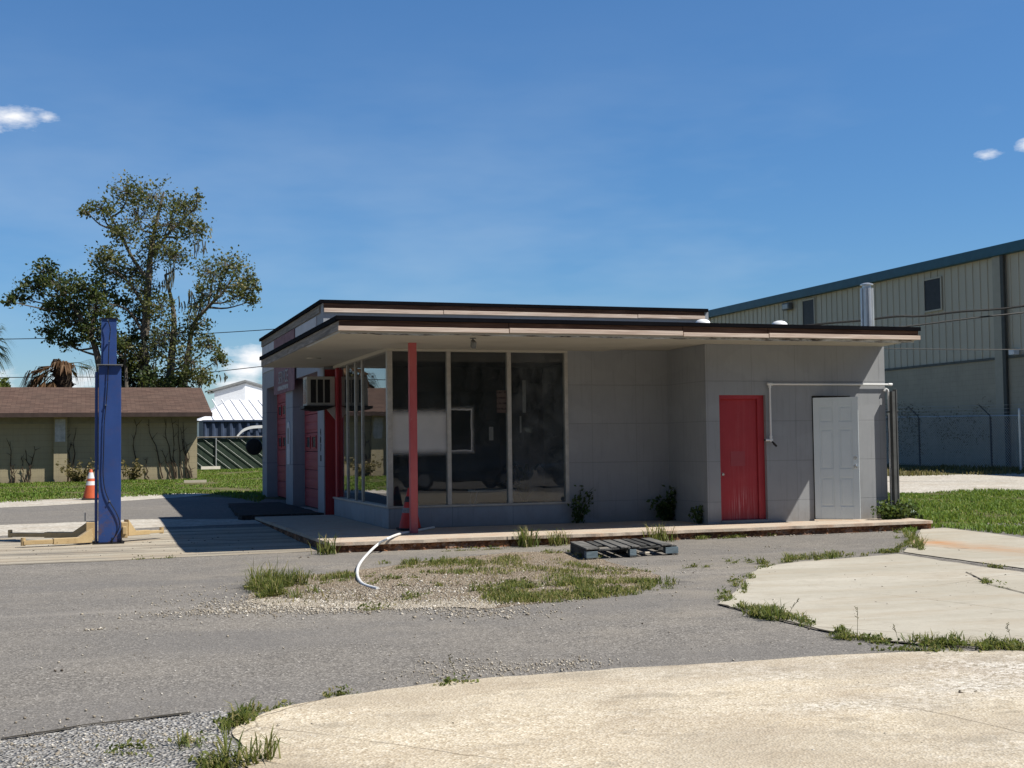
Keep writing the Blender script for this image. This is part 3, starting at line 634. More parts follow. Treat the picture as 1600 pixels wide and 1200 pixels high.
MB().box(GX-.056, GX-.05, 9.35, 11.0, 2.70, 2.80).build('sign_patch', SGL, sg)
def text(name, body, size, mat, parent, loc, rot, ext=.004):
    cu = bpy.data.curves.new(name, 'FONT'); cu.body = body; cu.size = size; cu.extrude = ext; cu.align_x = 'CENTER'; cu.align_y = 'CENTER'
    t = bpy.data.objects.new('tmp', cu); COL.objects.link(t); bpy.context.view_layer.update()
    me = bpy.data.meshes.new_from_object(t.evaluated_get(bpy.context.evaluated_depsgraph_get())); bpy.data.objects.remove(t); bpy.data.curves.remove(cu)
    me.name = name; me.materials.clear(); me.materials.append(mat)
    o = bpy.data.objects.new(name, me); COL.objects.link(o); o.location = loc; o.rotation_euler = rot
    if parent is not None: o.parent = parent
    return o
SIDE = (R(90), 0, R(-90))
text('sign_lettering', 'SERVICE', .42, SGL, sg, (GX-.056, 10.1, 2.98), SIDE)
NUM = simple('dark number paint', (.04, .04, .045), .7, .2, 8)
for k, ch in enumerate('407'): text('house_number', ch, .2, NUM, ST, (GX-.004, 5.36, 1.62-.155*k), SIDE)
MB().box(GX-.006, GX, 5.30, 5.42, 1.05, 1.17).build('number_plate', NUM, ST)
pl = MB(); pts = [(9.35, .95), (9.82, .95), (9.82, 1.6)]+[(9.585+.235*math.cos(t), 1.72+.22*math.sin(t)) for t in np.linspace(0, math.pi, 9)]+[(9.35, 1.6)]
pl.add([(GX-.02, y, z) for y, z in pts]+[(GX, y, z) for y, z in pts], [tuple(range(len(pts)))]+[(i, (i+1) % len(pts), len(pts)+(i+1) % len(pts), len(pts)+i) for i in range(len(pts))])
pl.build('wall_plaque', simple('off white plaque', (.52, .53, .55), .6, .12, 5), ST)
MB().box(GX-.024, GX-.02, 9.50, 9.68, 1.42, 1.78).build('plaque_drawing', GREYP, ST)
# roofs
def ring_edges(poly): return list(zip(poly, poly[1:]+poly[:1]))
def strip_along(m, a, b, off0, off1, z0, z1, ext0=0, ext1=0, mi=0):
    """a board from a to b, off0..off1 outwards (to the right of a->b)"""
    a, b = np.array(a, float), np.array(b, float); t = (b-a)/np.linalg.norm(b-a); o = np.array([t[1], -t[0]])
    a = a-t*ext0; b = b+t*ext1
    c = [a+o*off0, b+o*off0, b+o*off1, a+o*off1]
    m.add([(*p, z0) for p in c]+[(*p, z1) for p in c], [(0, 3, 2, 1), (4, 5, 6, 7), (0, 1, 5, 4), (1, 2, 6, 5), (2, 3, 7, 6), (3, 0, 4, 7)], mi)
LR = [(RX0, RY0), (RX1, RY0), (RX2, AY), (RX2+.02, 5.0), (GX, 5.0), (GX, RY1), (RX0, RY1)]
rf = MB(); rf.prism([(RX0+.03, RY0+.03), (RX1-.03, RY0+.03), (RX2-.03, AY), (RX2-.02, 4.995), (GX+.1, 4.995), (GX-.005, RY1), (RX0+.03, RY1)], 3.0, 3.10); rf = rf.build('roof', ROOFTOP, ST)
m = MB(); strip_along(m, LR[0], LR[1], 0, .045, 3.065, 3.125, .045, .02); strip_along(m, LR[-1], LR[0], 0, .045, 3.055, 3.125, 0, 0); strip_along(m, LR[1], LR[2], 0, .03, 3.075, 3.125); strip_along(m, LR[2], LR[3], 0, .03, 3.075, 3.125)
m.build('drip_edge', BLACKM, rf, bevel=.004)
m = MB()
xs = [RX0, 1.15, 3.9, 5.35, RX1]
for i in range(4): strip_along(m, (xs[i]+.004, RY0+random.uniform(-.004, .004)), (xs[i+1]-.004, RY0+random.uniform(-.004, .004)), -.04, .004, 2.925, 3.07)
strip_along(m, (RX1-.02, RY0), (RX2-.02, AY), -.03, .0, 2.93, 3.07)
m.build('fascia_board', BROWN, rf)
m = MB()
for i in range(4):
    dz = (.0, .006, -.004, .003)[i]
    strip_along(m, (xs[i]+.006+(.0 if i else -.02), RY0), (xs[i+1]-.006+(.02 if i == 3 else 0), RY0), .005, .034, 2.918+dz, 2.982+dz*1.8)
m.build('fascia_trim', PALEW, rf, bevel=.004)
PEEL = NT('peeling soffit edge'); _c = PEEL.ramp(PEEL.noise(3.2, 6, .75, PEEL.vec((1, 1, 5))), [(.36, (.035, .028, .022)), (.42, (.16, .13, .10)), (.5, (.42, .40, .34)), (.62, (.58, .56, .50))])
PEELM = PEEL.bsdf(_c, .85, PEEL.noise(14, 5, .7), .6, .01)
m = MB(); e_ = rough_poly([(RX0+.02, 0), (RX1-.03, 0)], .05, .014, closed=False, seed=77)
for p, q in zip(e_[:-1], e_[1:]): m.add([(p[0], RY0+.012, 2.917), (q[0], RY0+.012, 2.917), (q[0], RY0+.016, 2.876+q[1]), (p[0], RY0+.016, 2.876+p[1])], [(0, 1, 2, 3)])
m.build('peeling_edge', PEELM, rf, fix=False)
m = MB()
for a, b in ((RY1, 4.1), (4.09, 1.9), (1.89, -.7), (-.71, RY0)): strip_along(m, (RX0+random.uniform(-.004, .004), a), (RX0, b), -.03, .006, 2.92, 3.054)
m.build('side_fascia', GREYW, rf)
so_ = MB(); so_.prism([(RX0+.01, RY0+.01), (4.3, RY0+.01), (3.75, -.001), (RX0+.01, -.001)], 2.895, 2.925)
so_.build('soffit', SOFFM, ST)
so_ = MB(); so_.prism([(4.3, RY0+.012), (RX1-.01, RY0+.012), (RX2-.03, AY-.001), (AX0, AY-.001), (AX0, -.001), (3.76, -.001)], 2.922, 2.96)
so_.build('soffit', SOFFM, ST); so_ = MB(); so_.prism([(RX0+.012, .0), (-.012, .0), (-.012, 4.99), (GX-.002, 4.995), (GX-.002, RY1), (RX0+.012, RY1)], 2.915, 2.95); so_.build('soffit', SOFFM, ST)
m = MB(); m.prism(rough_poly([(-1.75, 5.05), (-.17, 5.05), (-.17, 13.4), (-1.2, 13.2), (-1.6, 8.5)], .2, .06, seed=40), -.2, .035)
tag(m.build('asphalt_apron', stone_mat('black broken asphalt', (.075, .07, .063), [(0, (.04, .037, .034)), (.5, (.075, .07, .063)), (.9, (.14, .13, .12))], 60, .4, 1.0, None, .8, .02)), kind='structure')
# a strip of loose soffit edge and a small floodlight under the eave
fl = MB(); c = onY(739, 527, -2.2); fl.tube([(c[0], -2.2, 2.90), (c[0], -2.2, 2.82)], .012); fl.obox((c[0], -2.22, 2.80), (.028, 0, 0), (0, .05, .02), (0, -.02, .045)); fl.lathe([(.045, 2.895), (.045, 2.885)], (c[0], -2.2, 0), 14)
fl.build('eave_lamp', GREYP, ST)
fl = MB(); c = onZ(490, 564, 2.9); fl.lathe([(.13, 2.915), (.12, 2.90)], (-.75, 2.6, 0), 18); fl.build('soffit_lamp', SOFFM, ST)
UR = [(GX-.03, GY0-.02), (8.22, GY0-.02), (8.22, GY1), (GX-.03, GY1)]
ur = MB(); ur.prism([(GX+.05, GY0+.05), (8.2, GY0+.05), (8.2, GY1-.05), (GX+.05, GY1-.05)], GZ-.1, GZ-.03); ur = ur.build('garage_roof', ROOFTOP, ST)
m = MB(); strip_along(m, UR[0], UR[1], 0, .05, GZ-.07, GZ, .05, .05); strip_along(m, UR[3], UR[0], 0, .05, GZ-.075, GZ, 0, 0); strip_along(m, UR[1], UR[2], 0, .05, GZ-.07, GZ); m.build('drip_edge', BLACKM, ur, bevel=.004)
m = MB(); xs = [GX, 2.9, 5.6, 8.2]
for i in range(3): strip_along(m, (xs[i]+.004, GY0), (xs[i+1]-.004, GY0), 0, .025, GZ-.22, GZ-.07)
m.build('fascia_board', BROWN, ur)
m = MB(); xs = [GX, 2.3, 6.6, 8.2]
for i in range(3): strip_along(m, (xs[i]+.006, GY0), (xs[i+1]-.006, GY0), .026, .05, GZ-.245+.006*i, GZ-.165+.004*i)
m.build('fascia_trim', PALEW, ur, bevel=.004)
# roof vents and flue: each bolted to the roof
def dome(x, y, zt):
    m = MB(); m.lathe([(.09, 3.10), (.09, zt-.15), (.15, zt-.14), (.152, zt-.10), (.135, zt-.05), (.10, zt-.02), (.05, zt-.004), (.0, zt)], (x, y, 0), 24); m.build('roof_vent', WHITEM, ST, smooth=True)
_d = onY(1098, 503, 2.0); dome(_d[0], 2.0, onY(1098, 498.5, 2.0)[2]); _d = onY(1218, 505, .4); dome(_d[0], .4, onY(1218, 501, .4)[2])
fx = onY(1355, 480, -1.6)[0]; ftop = onY(1355, 447, -1.6)[2]
m = MB(); N = 72; prof = []
for k in range(N):
    a = 2*math.pi*k/N; r = .112-.036*(abs(math.cos(4*a+.6)) < .55); prof.append((r*math.cos(a), r*math.sin(a)))
m.add([(fx+x, -1.6+y, 3.1) for x, y in prof]+[(fx+x*.97, -1.6+y*.97, ftop-.04) for x, y in prof], [(k, (k+1) % N, N+(k+1) % N, N+k) for k in range(N)]); fl = m.build('flue', GALVM, ST)
m = MB(); m.lathe([(.075, ftop-.07), (.075, ftop+.01), (.11, ftop+.012), (.11, ftop+.03), (.05, ftop+.05)], (fx, -1.6, 0), 20); m.build('flue_cap', GALVM, fl, smooth=True)
# strut standing at the annex corner
sx0, sx1 = float(onY(1394.5, 700, AY-.14)[0]), float(onY(1400, 700, AY-.14)[0])
m = MB(); m.box(sx0, sx1, AY-.17, AY-.09, -.15, 2.15); m.box(sx1, sx1+.02, AY-.18, AY-.085, -.15, 2.18); m.tube([(sx0-.07, AY-.08, 1.80), (sx1+.04, AY-.185, 1.81)], .012)
one(m.build('steel_strut', simple('dark weathered steel', (.085, .088, .085), .6, .25, 5)), 'dark grey steel strut standing upright against the right corner of the station', 'strut')
m = MB(); m.tube([(8.345, AY-.03, 1.75), (8.36, AY-.05, .9), (8.34, AY-.04, .1)], .006); one(m.build('cable', BLACK), 'thin black cable hanging beside the white drain pipe at the station corner', 'cable')

# air conditioner over the shop entry
ac = thing('air_conditioner', 'old beige window air conditioner jutting out above the shop entry', 'air conditioner', (-.27, 4.6, 2.12))
ACM = simple('yellowed plastic', (.42, .40, .35), .55, .12, 5)
MB().box(-.55, 0, 4.6, 5.05, 2.13, 2.70).build('casing', ACM, ac, bevel=.012)
for k in range(3): MB().box(-.475+k*.135, -.37+k*.135, 4.592, 4.598, 2.19, 2.64).build('louvre', BLACK, ac)
MB().box(-.558, -.552, 4.66, 5.0, 2.18, 2.64).build('grille', simple_dark, ac)
m = MB(); n_ = 14; prof = [(-.62+.60*i/13, 2.115-.085*math.sin(math.pi*(.15+.85*i/13))) for i in range(14)]
m.add([(x, 4.5, z) for x, z in prof]+[(x, 5.0, z) for x, z in prof]+[(x, 4.5, 2.125) for x, z in prof]+[(x, 5.0, 2.125) for x, z in prof],
      [(i, i+1, 14+i+1, 14+i) for i in range(13)]+[(28+i, 42+i, 42+i+1, 28+i+1) for i in range(13)]+[(i, 28+i, 28+i+1, i+1) for i in range(13)]+[(14+i, 14+i+1, 42+i+1, 42+i) for i in range(13)]+[(0, 14, 42, 28), (13, 41, 55, 27)])
m.build('tray', BLACK, ac)
m = MB(); m.add([(-.22, 4.58, 2.12), (.0, 4.58, 2.12), (.0, 4.58, 1.85), (-.22, 4.56, 2.12), (.0, 4.56, 2.12), (.0, 4.56, 1.85)], [(0, 1, 2), (5, 4, 3), (0, 3, 4, 1), (1, 4, 5, 2), (2, 5, 3, 0)]); m.build('bracket', ACM, ac)
# round black disc on the far garage corner
dk = onX(397, 698, -.35); m = MB(); cy = 14.45; cx_ = float(onY(397, 698, cy)[0]); cz_ = float(onY(397, 698, cy)[2])
m.lathe([(.10, -.05), (.21, -.03), (.225, 0), (.21, .03), (.10, .05)], (cx_, cy, cz_), 24, 0, 'y'); md = thing('round_mirror', 'round black disc on a short arm at the far garage corner', 'mirror', (cx_, cy, cz_))
m.build('disc', BLACK, md, smooth=True); MB().tube([(cx_+.15, cy, cz_), (GX+.03, cy-.1, cz_)], .025).build('arm', BLACK, md)

# ------------------------------------------------------------------ things on the lot
# traffic cones
def cone(name, label, x, y, z, h, mat, bands, k=1.0):
    t = thing(name, label, 'traffic cone', (x, y, z), 'traffic cones')
    def rad(q): return (.155*(1-q/h)+.03)*k*h/.7
    MB().lathe([(rad(.03), .03), (rad(h*.5), h*.5), (rad(h)+.0, h-.01), (.02*k, h)], (0, 0, 0), 22).build('cone_body', mat, t, smooth=True, local=True)
    for b0, b1, mm in bands: MB().lathe([(rad(b0)+.003, b0), (rad(b1)+.003, b1)], (0, 0, 0), 22).build('band', mm, t, smooth=True, local=True)
    s = .2*h/.7; MB().prism([(-s+.04, -s), (s-.04, -s), (s, -s+.04), (s, s-.04), (s-.04, s), (-s+.04, s), (-s, s-.04), (-s, -s+.04)], 0, .035).build('base', RUB, t, local=True, bevel=.008)
    return t
c = G(142, 781); cone('traffic_cone', 'orange traffic cone with two white bands at the edge of the far lawn', c[0], c[1], c[2]+.01, .76, ORANGE, [(.36, .46, REFL), (.53, .68, REFL)])
c = onZ(625, 824, 0); cone('traffic_cone', 'red traffic cone standing in shade behind the red roof post', .25, -.40, 0.003, .66, REDC, [(.27, .35, simple('dirty band', (.24, .22, .22), .6, .4, 25)), (.44, .53, simple('dark band', (.035, .035, .04), .6, .5, 25))], 1.05)
# white hose
hp = [onZ(678, 824, .02), onZ(640, 831, .02), onZ(622, 835, .03)]
hp += [onZ(607, 841, .05), onY(590, 851, -2.66)]
for x_, y_, k_ in ((574, 866, .982), (562, 881, .972), (558, 894, .976), (561, 906, .984), (570, 914, .992), (590, 922, .999)): hp.append(CP+(np.array(G(x_, y_))-CP)*k_)
hp = [np.array(p) for p in hp]; hp[-1][2] = -.135
def smooth_pts(P, k=6):
    P = [np.array(p, float) for p in P]; res = []
    for i in range(len(P)-1):
        p0, p1, p2, p3 = P[max(i-1, 0)], P[i], P[i+1], P[min(i+2, len(P)-1)]
        for j in range(k):
            t = j/k; res.append(.5*((2*p1)+(-p0+p2)*t+(2*p0-5*p1+4*p2-p3)*t*t+(-p0+3*p1-3*p2+p3)*t**3))
    return res+[P[-1]]
m = MB(); m.tube(smooth_pts(hp), .018, 10); one(m.build('hose', WHITEP, smooth=True), 'white flexible pipe curving from the slab down onto the gravel', 'pipe')
# pallet
P0 = np.array([1.37, -5.12]); P1 = np.array([2.75, -4.9]); ux = (P1-P0)/np.linalg.norm(P1-P0); uy = np.array([-ux[1], ux[0]])
_bl = np.array([1.62, -3.85]); uy = (_bl-P0)/np.linalg.norm(_bl-P0); LW = float(np.linalg.norm(P1-P0)); LD = 1.2
pt = thing('pallet', 'broken blackened wooden pallet lying on the asphalt by the kerb', 'pallet', (P0[0], P0[1], -.145), rz=0)
ru = Vector((ux[0], ux[1], 0)); rv = Vector((uy[0], uy[1], 0))
def pb(m, a0, a1, b0, b1, z0, z1): m.obox(ru*((a0+a1)/2)+rv*((b0+b1)/2)+Vector((0, 0, (z0+z1)/2)), ru*(a1-a0)/2, rv*(b1-b0)/2, Vector((0, 0, (z1-z0)/2)))
def pboard(a0, a1, b0, b1, z0, z1, mat, nm): m = MB(); pb(m, a0, a1, b0, b1, z0, z1); return m.build(nm, mat, pt, local=True, bevel=.004)
for a0, a1, mt in ((.0, .17, PALB), (LW*.5-.05, LW*.5+.05, PALB), (LW-.2, LW, PALB)):
    for b0 in (.0, LD*.5-.07, LD-.14): pboard(a0, a1, b0, b0+.14, .022, .105, mt if b0 == 0 else PALW, 'block')
for a0, a1 in ((.0, .1), (LW*.5-.05, LW*.5+.05), (LW-.1, LW)): pboard(a0, a1, 0, LD, .0, .02, PALW, 'bottom_board')
for b0 in (.02, LD*.5-.05, LD-.12): pboard(.02, LW-.02, b0, b0+.09, .107, .125, PALW, 'stringer')
pboard(.005, .015, .0, LD, .02, .125, PALW, 'side_board')
sl_l = [(.0, .20, 0, 1, PALT), (.24, .33, .35, .95, PALW), (.37, .47, .05, 1, PALT), (.51, .64, 0, 1, PALT), (.68, .80, .0, 1, PALT), (.83, .93, .06, 1, PALW), (.97, 1.06, .03, 1, PALW), (LW-.26, LW-.1, .0, 1, PALT)]
for i, (a0, a1, b0, b1, mt) in enumerate(sl_l): pboard(a0, a1, b0*LD-.01, b1*LD+.01, .127, .145+random.uniform(0, .003), mt, 'slat')
# two post lift: one blue column with folded yellow arms
lf = thing('car_lift', 'tall blue car lift column with faded yellow arms folded at its foot', 'car lift', (-4.28, .8, -.14))
zt, zm, zb = onY(168, 498, .8)[2], onY(168, 571, .8)[2], -.135
m = MB(); m.box(-4.42, -4.085, .76, .78, zb+.02, zm); m.box(-4.42, -4.40, .78, 1.05, zb+.02, zm); m.box(-4.105, -4.085, .78, 1.05, zb+.02, zm)
m.box(-4.475, -4.43, .80, 1.04, zb+.02, zm-.1); m.build('column', BLUEM, lf, bevel=.006)
m = MB(); m.box(-4.385, -4.155, .80, .82, zm, zt); m.box(-4.385, -4.365, .82, 1.02, zm, zt); m.box(-4.175, -4.155, .82, 1.02, zm, zt); m.build('upper_column', BLUEM, lf, bevel=.006)
m = MB(); m.box(-4.45, -4.06, .70, 1.08, zm, zm+.014); m.build('flange', GREYP, lf); m = MB(); m.box(-4.40, -4.13, .78, 1.04, zt, zt+.014); m.build('cap_plate', BLACK, lf)
m = MB(); m.box(-4.50, -4.04, .62, 1.2, zb, zb+.02); 
for bx, by in ((-4.47, .66), (-4.22, .67), (-4.08, .66)): m.lathe([(.018, zb+.02), (.018, zb+.05), (.009, zb+.05), (.009, zb+.1)], (bx, by, 0), 8)
m.build('base_plate', BLACK, lf)
def cpt(x, y): p = onY(x, y, .74); return (p[0], .735, p[2])
m = MB(); m.tube(smooth_pts([cpt(168.5, 500), cpt(172, 512), cpt(171.5, 525), cpt(170.5, 533), cpt(169.5, 560), cpt(168.5, 590), cpt(167, 615), cpt(165.5, 633), cpt(163, 660), cpt(162, 700), cpt(161, 740), cpt(164, 765), cpt(171, 783), cpt(181, 800), cpt(186.5, 815), cpt(185, 828), cpt(178, 840), cpt(172, 846)]), .008, 6); m.build('cable', BLACK, lf, smooth=True)
for q in ((168.5, 500), (170.5, 533), (165.5, 633), (171, 783)): p = cpt(*q); MB().tube([(p[0], .72, p[2]), (p[0], .78, p[2])], .014).build('cable_clip', STEEL, lf)
# carriage and arms
z0 = zb
m = MB(); m.box(-4.60, -4.475, .78, 1.1, z0+.06, z0+.34); m.box(-4.60, -4.50, .70, .78, z0+.06, z0+.16); m.build('carriage', YELM, lf, bevel=.008); m = MB(); m.box(-4.08, -3.98, .80, 1.1, z0+.08, z0+.32); m.box(-4.06, -4.0, .70, .8, z0+.14, z0+.26); m.build('carriage', YELM, lf, bevel=.008)
def arm(pts, zlo, zhi0, zhi1, wd):   # tapered arm from pts[0] to pts[1], raised wedge at the root, slimmer inner tube beyond
    a, b, c = map(np.array, pts); t = (b-a)/np.linalg.norm(b-a); o = np.array([-t[1], t[0]]); m = MB()
    def q(p, s, z): r = p+o*s; return (r[0], r[1], z)
    k = a+(b-a)*.36
    m.add([q(a, -wd, zlo), q(a, wd, zlo), q(a, wd, zhi0), q(a, -wd, zhi0), q(k, -wd, zlo), q(k, wd, zlo), q(k, wd, zhi1), q(k, -wd, zhi1), q(b, -wd, zlo), q(b, wd, zlo), q(b, wd, zhi1), q(b, -wd, zhi1)],
          [(0, 1, 2, 3), (0, 4, 5, 1), (1, 5, 6, 2), (2, 6, 7, 3), (3, 7, 4, 0), (4, 8, 9, 5), (5, 9, 10, 6), (6, 10, 11, 7), (7, 11, 8, 4), (8, 11, 10, 9)])
    am = m.build('arm', YELM, lf, bevel=.006)
    m = MB(); w2 = wd*.78; e = np.array(c)
    m.add([q(b, -w2, zlo+.012), q(b, w2, zlo+.012), q(b, w2, zhi1-.014), q(b, -w2, zhi1-.014), q(e, -w2, zlo+.012), q(e, w2, zlo+.012), q(e, w2, zhi1-.014), q(e, -w2, zhi1-.014)],
          [(0, 3, 2, 1), (4, 5, 6, 7), (0, 1, 5, 4), (1, 2, 6, 5), (2, 3, 7, 6), (3, 0, 4, 7)])
    m.build('inner_arm', YELM, am, bevel=.005)
    m = MB(); m.tube([(*c, zlo+.0), (*c, zhi1+.03)], .035, 12); m.build('pad', YELM, am)
arm([(-4.52, .74), (-5.08, .60), (-5.50, .52)], z0+.03, z0+.25, z0+.12, .06)
arm([(-4.54, 1.12), (-5.2, 1.5), (-5.75, 1.85)], z0+.08, z0+.34, z0+.17, .06)
arm([(-4.0, .98), (-3.66, 1.22), (-3.44, 1.34)], z0+.10, z0+.36, z0+.17, .06)
MB().tube([(-4.62, 1.0, z0+.34), (-4.62, 1.0, z0+.48)], .012).build('lock_pin', STEEL, lf)

# ------------------------------------------------------------------ neighbours
# long block house on the left
HY = 26.0; hr_ = onY(308, 700, HY)[0]; OV = .66
ez = onY(200, 648, HY-OV)[2]; rz_ = onY(200, 605.5, HY+3.6)[2]; ex = onY(331, 648, HY-OV)[0]; HX0 = -36
hs_ = thing('block_house', 'long low tan block building with brown shingle roof left of the station', 'building', (hr_-10, HY, .27))
HWALL = paint_wall('tan block wall', (.36, .31, .20), .41, .205, .1, .02, .28)
MB().box(HX0, hr_, HY, HY+7.2, -.1, ez).build('wall', HWALL, hs_)
SH = NT('brown shingles'); _v = SH.n('ShaderNodeTexBrick'); SH.l(SH.vec(), _v.inputs[0]); _p = SH.xyz()
SH.l(SH.comb(_p[0], SH.math('MULTIPLY', _p[1], 1.0), 0.0), _v.inputs['Vector']); _v.inputs['Scale'].default_value = 1; _v.inputs['Brick Width'].default_value = .3; _v.inputs['Row Height'].default_value = .13; _v.inputs['Mortar Size'].default_value = .008
_v.inputs['Color1'].default_value = (.075, .048, .038, 1); _v.inputs['Color2'].default_value = (.135, .088, .068, 1); _v.inputs['Mortar'].default_value = (.05, .03, .026, 1); _v.offset = .5
_c = SH.mix(SH.ramp(SH.noise(1.1, 6, .65), [(.35, 0.), (.7, .5)]), _v.outputs[0], (.085, .062, .05)); SHM = SH.bsdf(_c, .95, _v.outputs[0], .4, .02, 0, .1)
m = MB(); m.add([(HX0, HY-OV, ez+.06), (ex, HY-OV, ez+.06), (ex, HY+3.6, rz_), (HX0, HY+3.6, rz_), (ex, HY+8, ez+.06), (HX0, HY+8, ez+.06), (HX0, HY-OV, ez+.12-.12), (ex, HY-OV, ez), (ex, HY+8, ez), (HX0, HY+8, ez)],
      [(0, 1, 2, 3), (3, 2, 4, 5), (6, 9, 8, 7), (1, 7, 8, 4, 2), (0, 3, 5, 9, 6), (0, 6, 7, 1), (5, 4, 8, 9)]); m.build('roof', SHM, hs_)
m = MB(); m.box(HX0, ex+.02, HY-OV-.03, HY-OV-.002, ez-.07, ez+.075); m.build('eave_board', simple('dark brown eave', (.06, .04, .034), .8, .3, 4), hs_)
m = MB(); m.box(HX0, hr_-.01, HY-.03, HY-.002, ez-.28, ez-.02); m.build('frieze', simple('tan frieze', (.27, .25, .19), .8, .2, 3), hs_)
pa, pb_ = onY(84, 700, HY-.2)[0], onY(105, 700, HY-.2)[0]
pil = MB().box(pa, pb_, HY-.2, HY-.004, -.1, ez-.02).build('pilaster', HWALL, hs_)
a, b = onY(86, 655, HY-.2), onY(102, 690, HY-.2); MB().box(a[0], b[0], HY-.206, HY-.2, b[2], a[2]).build('bare_patch', simple('flaking white paint', (.5, .5, .5), .8, .35, 5), pil)
VINE = simple('dry vine bark', (.06, .042, .028), .95, .4, 12)
def vine(name, label, stems):
    m = MB()
    for (x0, y0, x1, y1) in stems:
        a = onY(x0, y0, HY-.03); b = onY(x1, y1, HY-.03); n = 9; pts = []
        a[2] = min(a[2], .35)
        for i in range(n+1):
            t = i/n; p = a+(b-a)*t; p[0] += mnoise.noise((x0*.37+t*4, y1*.1, 2))*.10; p[1] = HY-.03-.02*abs(math.sin(t*9+x0)); pts.append(p)
        m.tube(pts, [.026*(1-.75*i/n) for i in range(n+1)], 5)
        for i in range(2, n, 2):
            p = Vector(pts[i]); m.tube([p, p+Vector((random.uniform(-.2, .2), -.02, random.uniform(.05, .3)))], [.01, .003], 4)
    one(m.build(name, VINE), label, 'vine', 'dry vines on the tan wall')
vine('dry_vine', 'bare brown vines spread over the right end of the tan wall', [(272, 745, 258, 655), (276, 745, 268, 652), (284, 745, 277, 655), (292, 742, 286, 660), (296, 742, 281, 668), (268, 745, 254, 700), (300, 742, 290, 690)])
vine('dry_vine', 'bare brown vine on the tan wall left of the pilaster', [(18, 755, 16, 690), (22, 755, 23, 725)])
vine('dry_vine', 'two thin dry stems on the tan wall close to the pilaster', [(38, 755, 34, 712), (48, 754, 52, 697), (45, 754, 41, 704)])
vine('dry_vine', 'tangle of dry vines climbing the pilaster foot', [(88, 755, 92, 690), (96, 755, 100, 668), (102, 755, 104, 655), (107, 752, 110, 690), (112, 752, 118, 668)])
vine('dry_vine', 'long thin dry stems on the tan wall right of the blue column', [(211, 745, 210, 655), (252, 745, 233, 655), (230, 745, 229, 715)])
# white metal building far behind
WX0, WX1 = onY(300, 640, 62)[0], 30
wb = thing('metal_building', 'white metal building with a steep standing seam roof far behind the garage', 'building', (4, 62, .43))
e0 = onY(350, 657, 62)[2]; r0 = onY(350, 625, 70)[2]
MB().box(WX0+.6, WX1, 62.3, 80, .2, e0).build('wall', WHITEM, wb)
m = MB(); rx = onY(356, 626, 70)[0]; lx = onY(309, 657, 62)[0]
m.add([(lx, 62, e0), (WX1, 62, e0), (WX1, 70, r0), (rx, 70, r0), (lx, 78, e0), (WX1, 78, e0)], [(0, 1, 2, 3), (0, 3, 4), (3, 2, 5, 4)])
for k in range(40):
    x = lx+.8+k*.62; 
    if x < WX1-1: m.obox((x+.2, 66, (e0+r0)/2+.03), (.03, 0, 0), (0, 4, (r0-e0)/2), (0, 0, .04))
m.build('roof', simple('white roof sheet', (.80, .80, .80), .45, .05, 2), wb)
cx0, cx1, cx2 = onY(335, 600, 74)[0], onY(383, 600, 74)[0], onY(420, 600, 74)[0]
m = MB(); zb_ = onY(350, 632, 74)[2]; za, zc = onY(335, 612, 74)[2], onY(382, 599, 74)[2]
m.add([(cx0, 74, zb_-3), (cx1, 74, zb_-3), (cx2, 76.5, zb_-3), (cx0, 74, za), (cx1, 74, zc), (cx2, 76.5, za+.35), (cx0, 80, za), (cx1, 80, zc), (cx2, 80, za+.35)], [(0, 1, 4, 3), (1, 2, 5, 4), (3, 4, 7, 6), (4, 5, 8, 7)])
m.build('roof_tower', simple('white tower sheet', (.62, .64, .66), .5, .08, 2), wb)
m = MB(); m.tube([(cx0-.5, 73.9, za-.05), (cx1, 73.9, zc+.12), (cx2, 76.4, za+.45)], .14, 6); m.build('tower_eave', GREYP, wb)
# shipping container with a pale arc painted on it
CY = 44; cx0 = onY(318, 670, CY)[0]; ctop = onY(370, 656, CY)[2]
ct = thing('shipping_container', 'dark blue corrugated shipping container behind the slatted fence', 'container', (cx0+5, CY, .43))
m = MB(); n = 40; pw = .34
prof = []; x = cx0
while x < cx0+12.2:
    prof += [(x, CY), (x+.10, CY), (x+.16, CY+.09), (x+.26, CY+.09)]; x += .42
np_ = len(prof); m.add([(a, b, .43) for a, b in prof]+[(a, b, ctop-.08) for a, b in prof], [(i, i+1, np_+i+1, np_+i) for i in range(np_-1)])
m.box(cx0-.02, cx0+12.4, CY-.04, CY+2.4, ctop-.08, ctop); m.box(cx0-.02, cx0+.04, CY, CY+2.4, .43, ctop-.09)
CBL = NT('faded navy container paint'); _c = CBL.mix(CBL.ramp(CBL.noise(1.5, 5, .6), [(.35, 0.), (.7, 1.)]), (.03, .05, .10), (.07, .095, .15)); CBL = CBL.bsdf(_c, .6)
m.build('shell', CBL, ct, fix=False)
m = MB(); arc = [onY(370, 683, CY-.06), onY(378, 674, CY-.06), onY(388, 669, CY-.06), onY(400, 667, CY-.06), onY(420, 667, CY-.06), onY(440, 672, CY-.06)]
A = smooth_pts(arc, 5)
for p, q in zip(A[:-1], A[1:]): m.add([(p[0], CY-.05, p[2]-.07), (q[0], CY-.05, q[2]-.07), (q[0], CY-.05, q[2]+.07), (p[0], CY-.05, p[2]+.07)], [(0, 1, 2, 3)])
m.build('painted_arc', WHITEM, ct, fix=False)
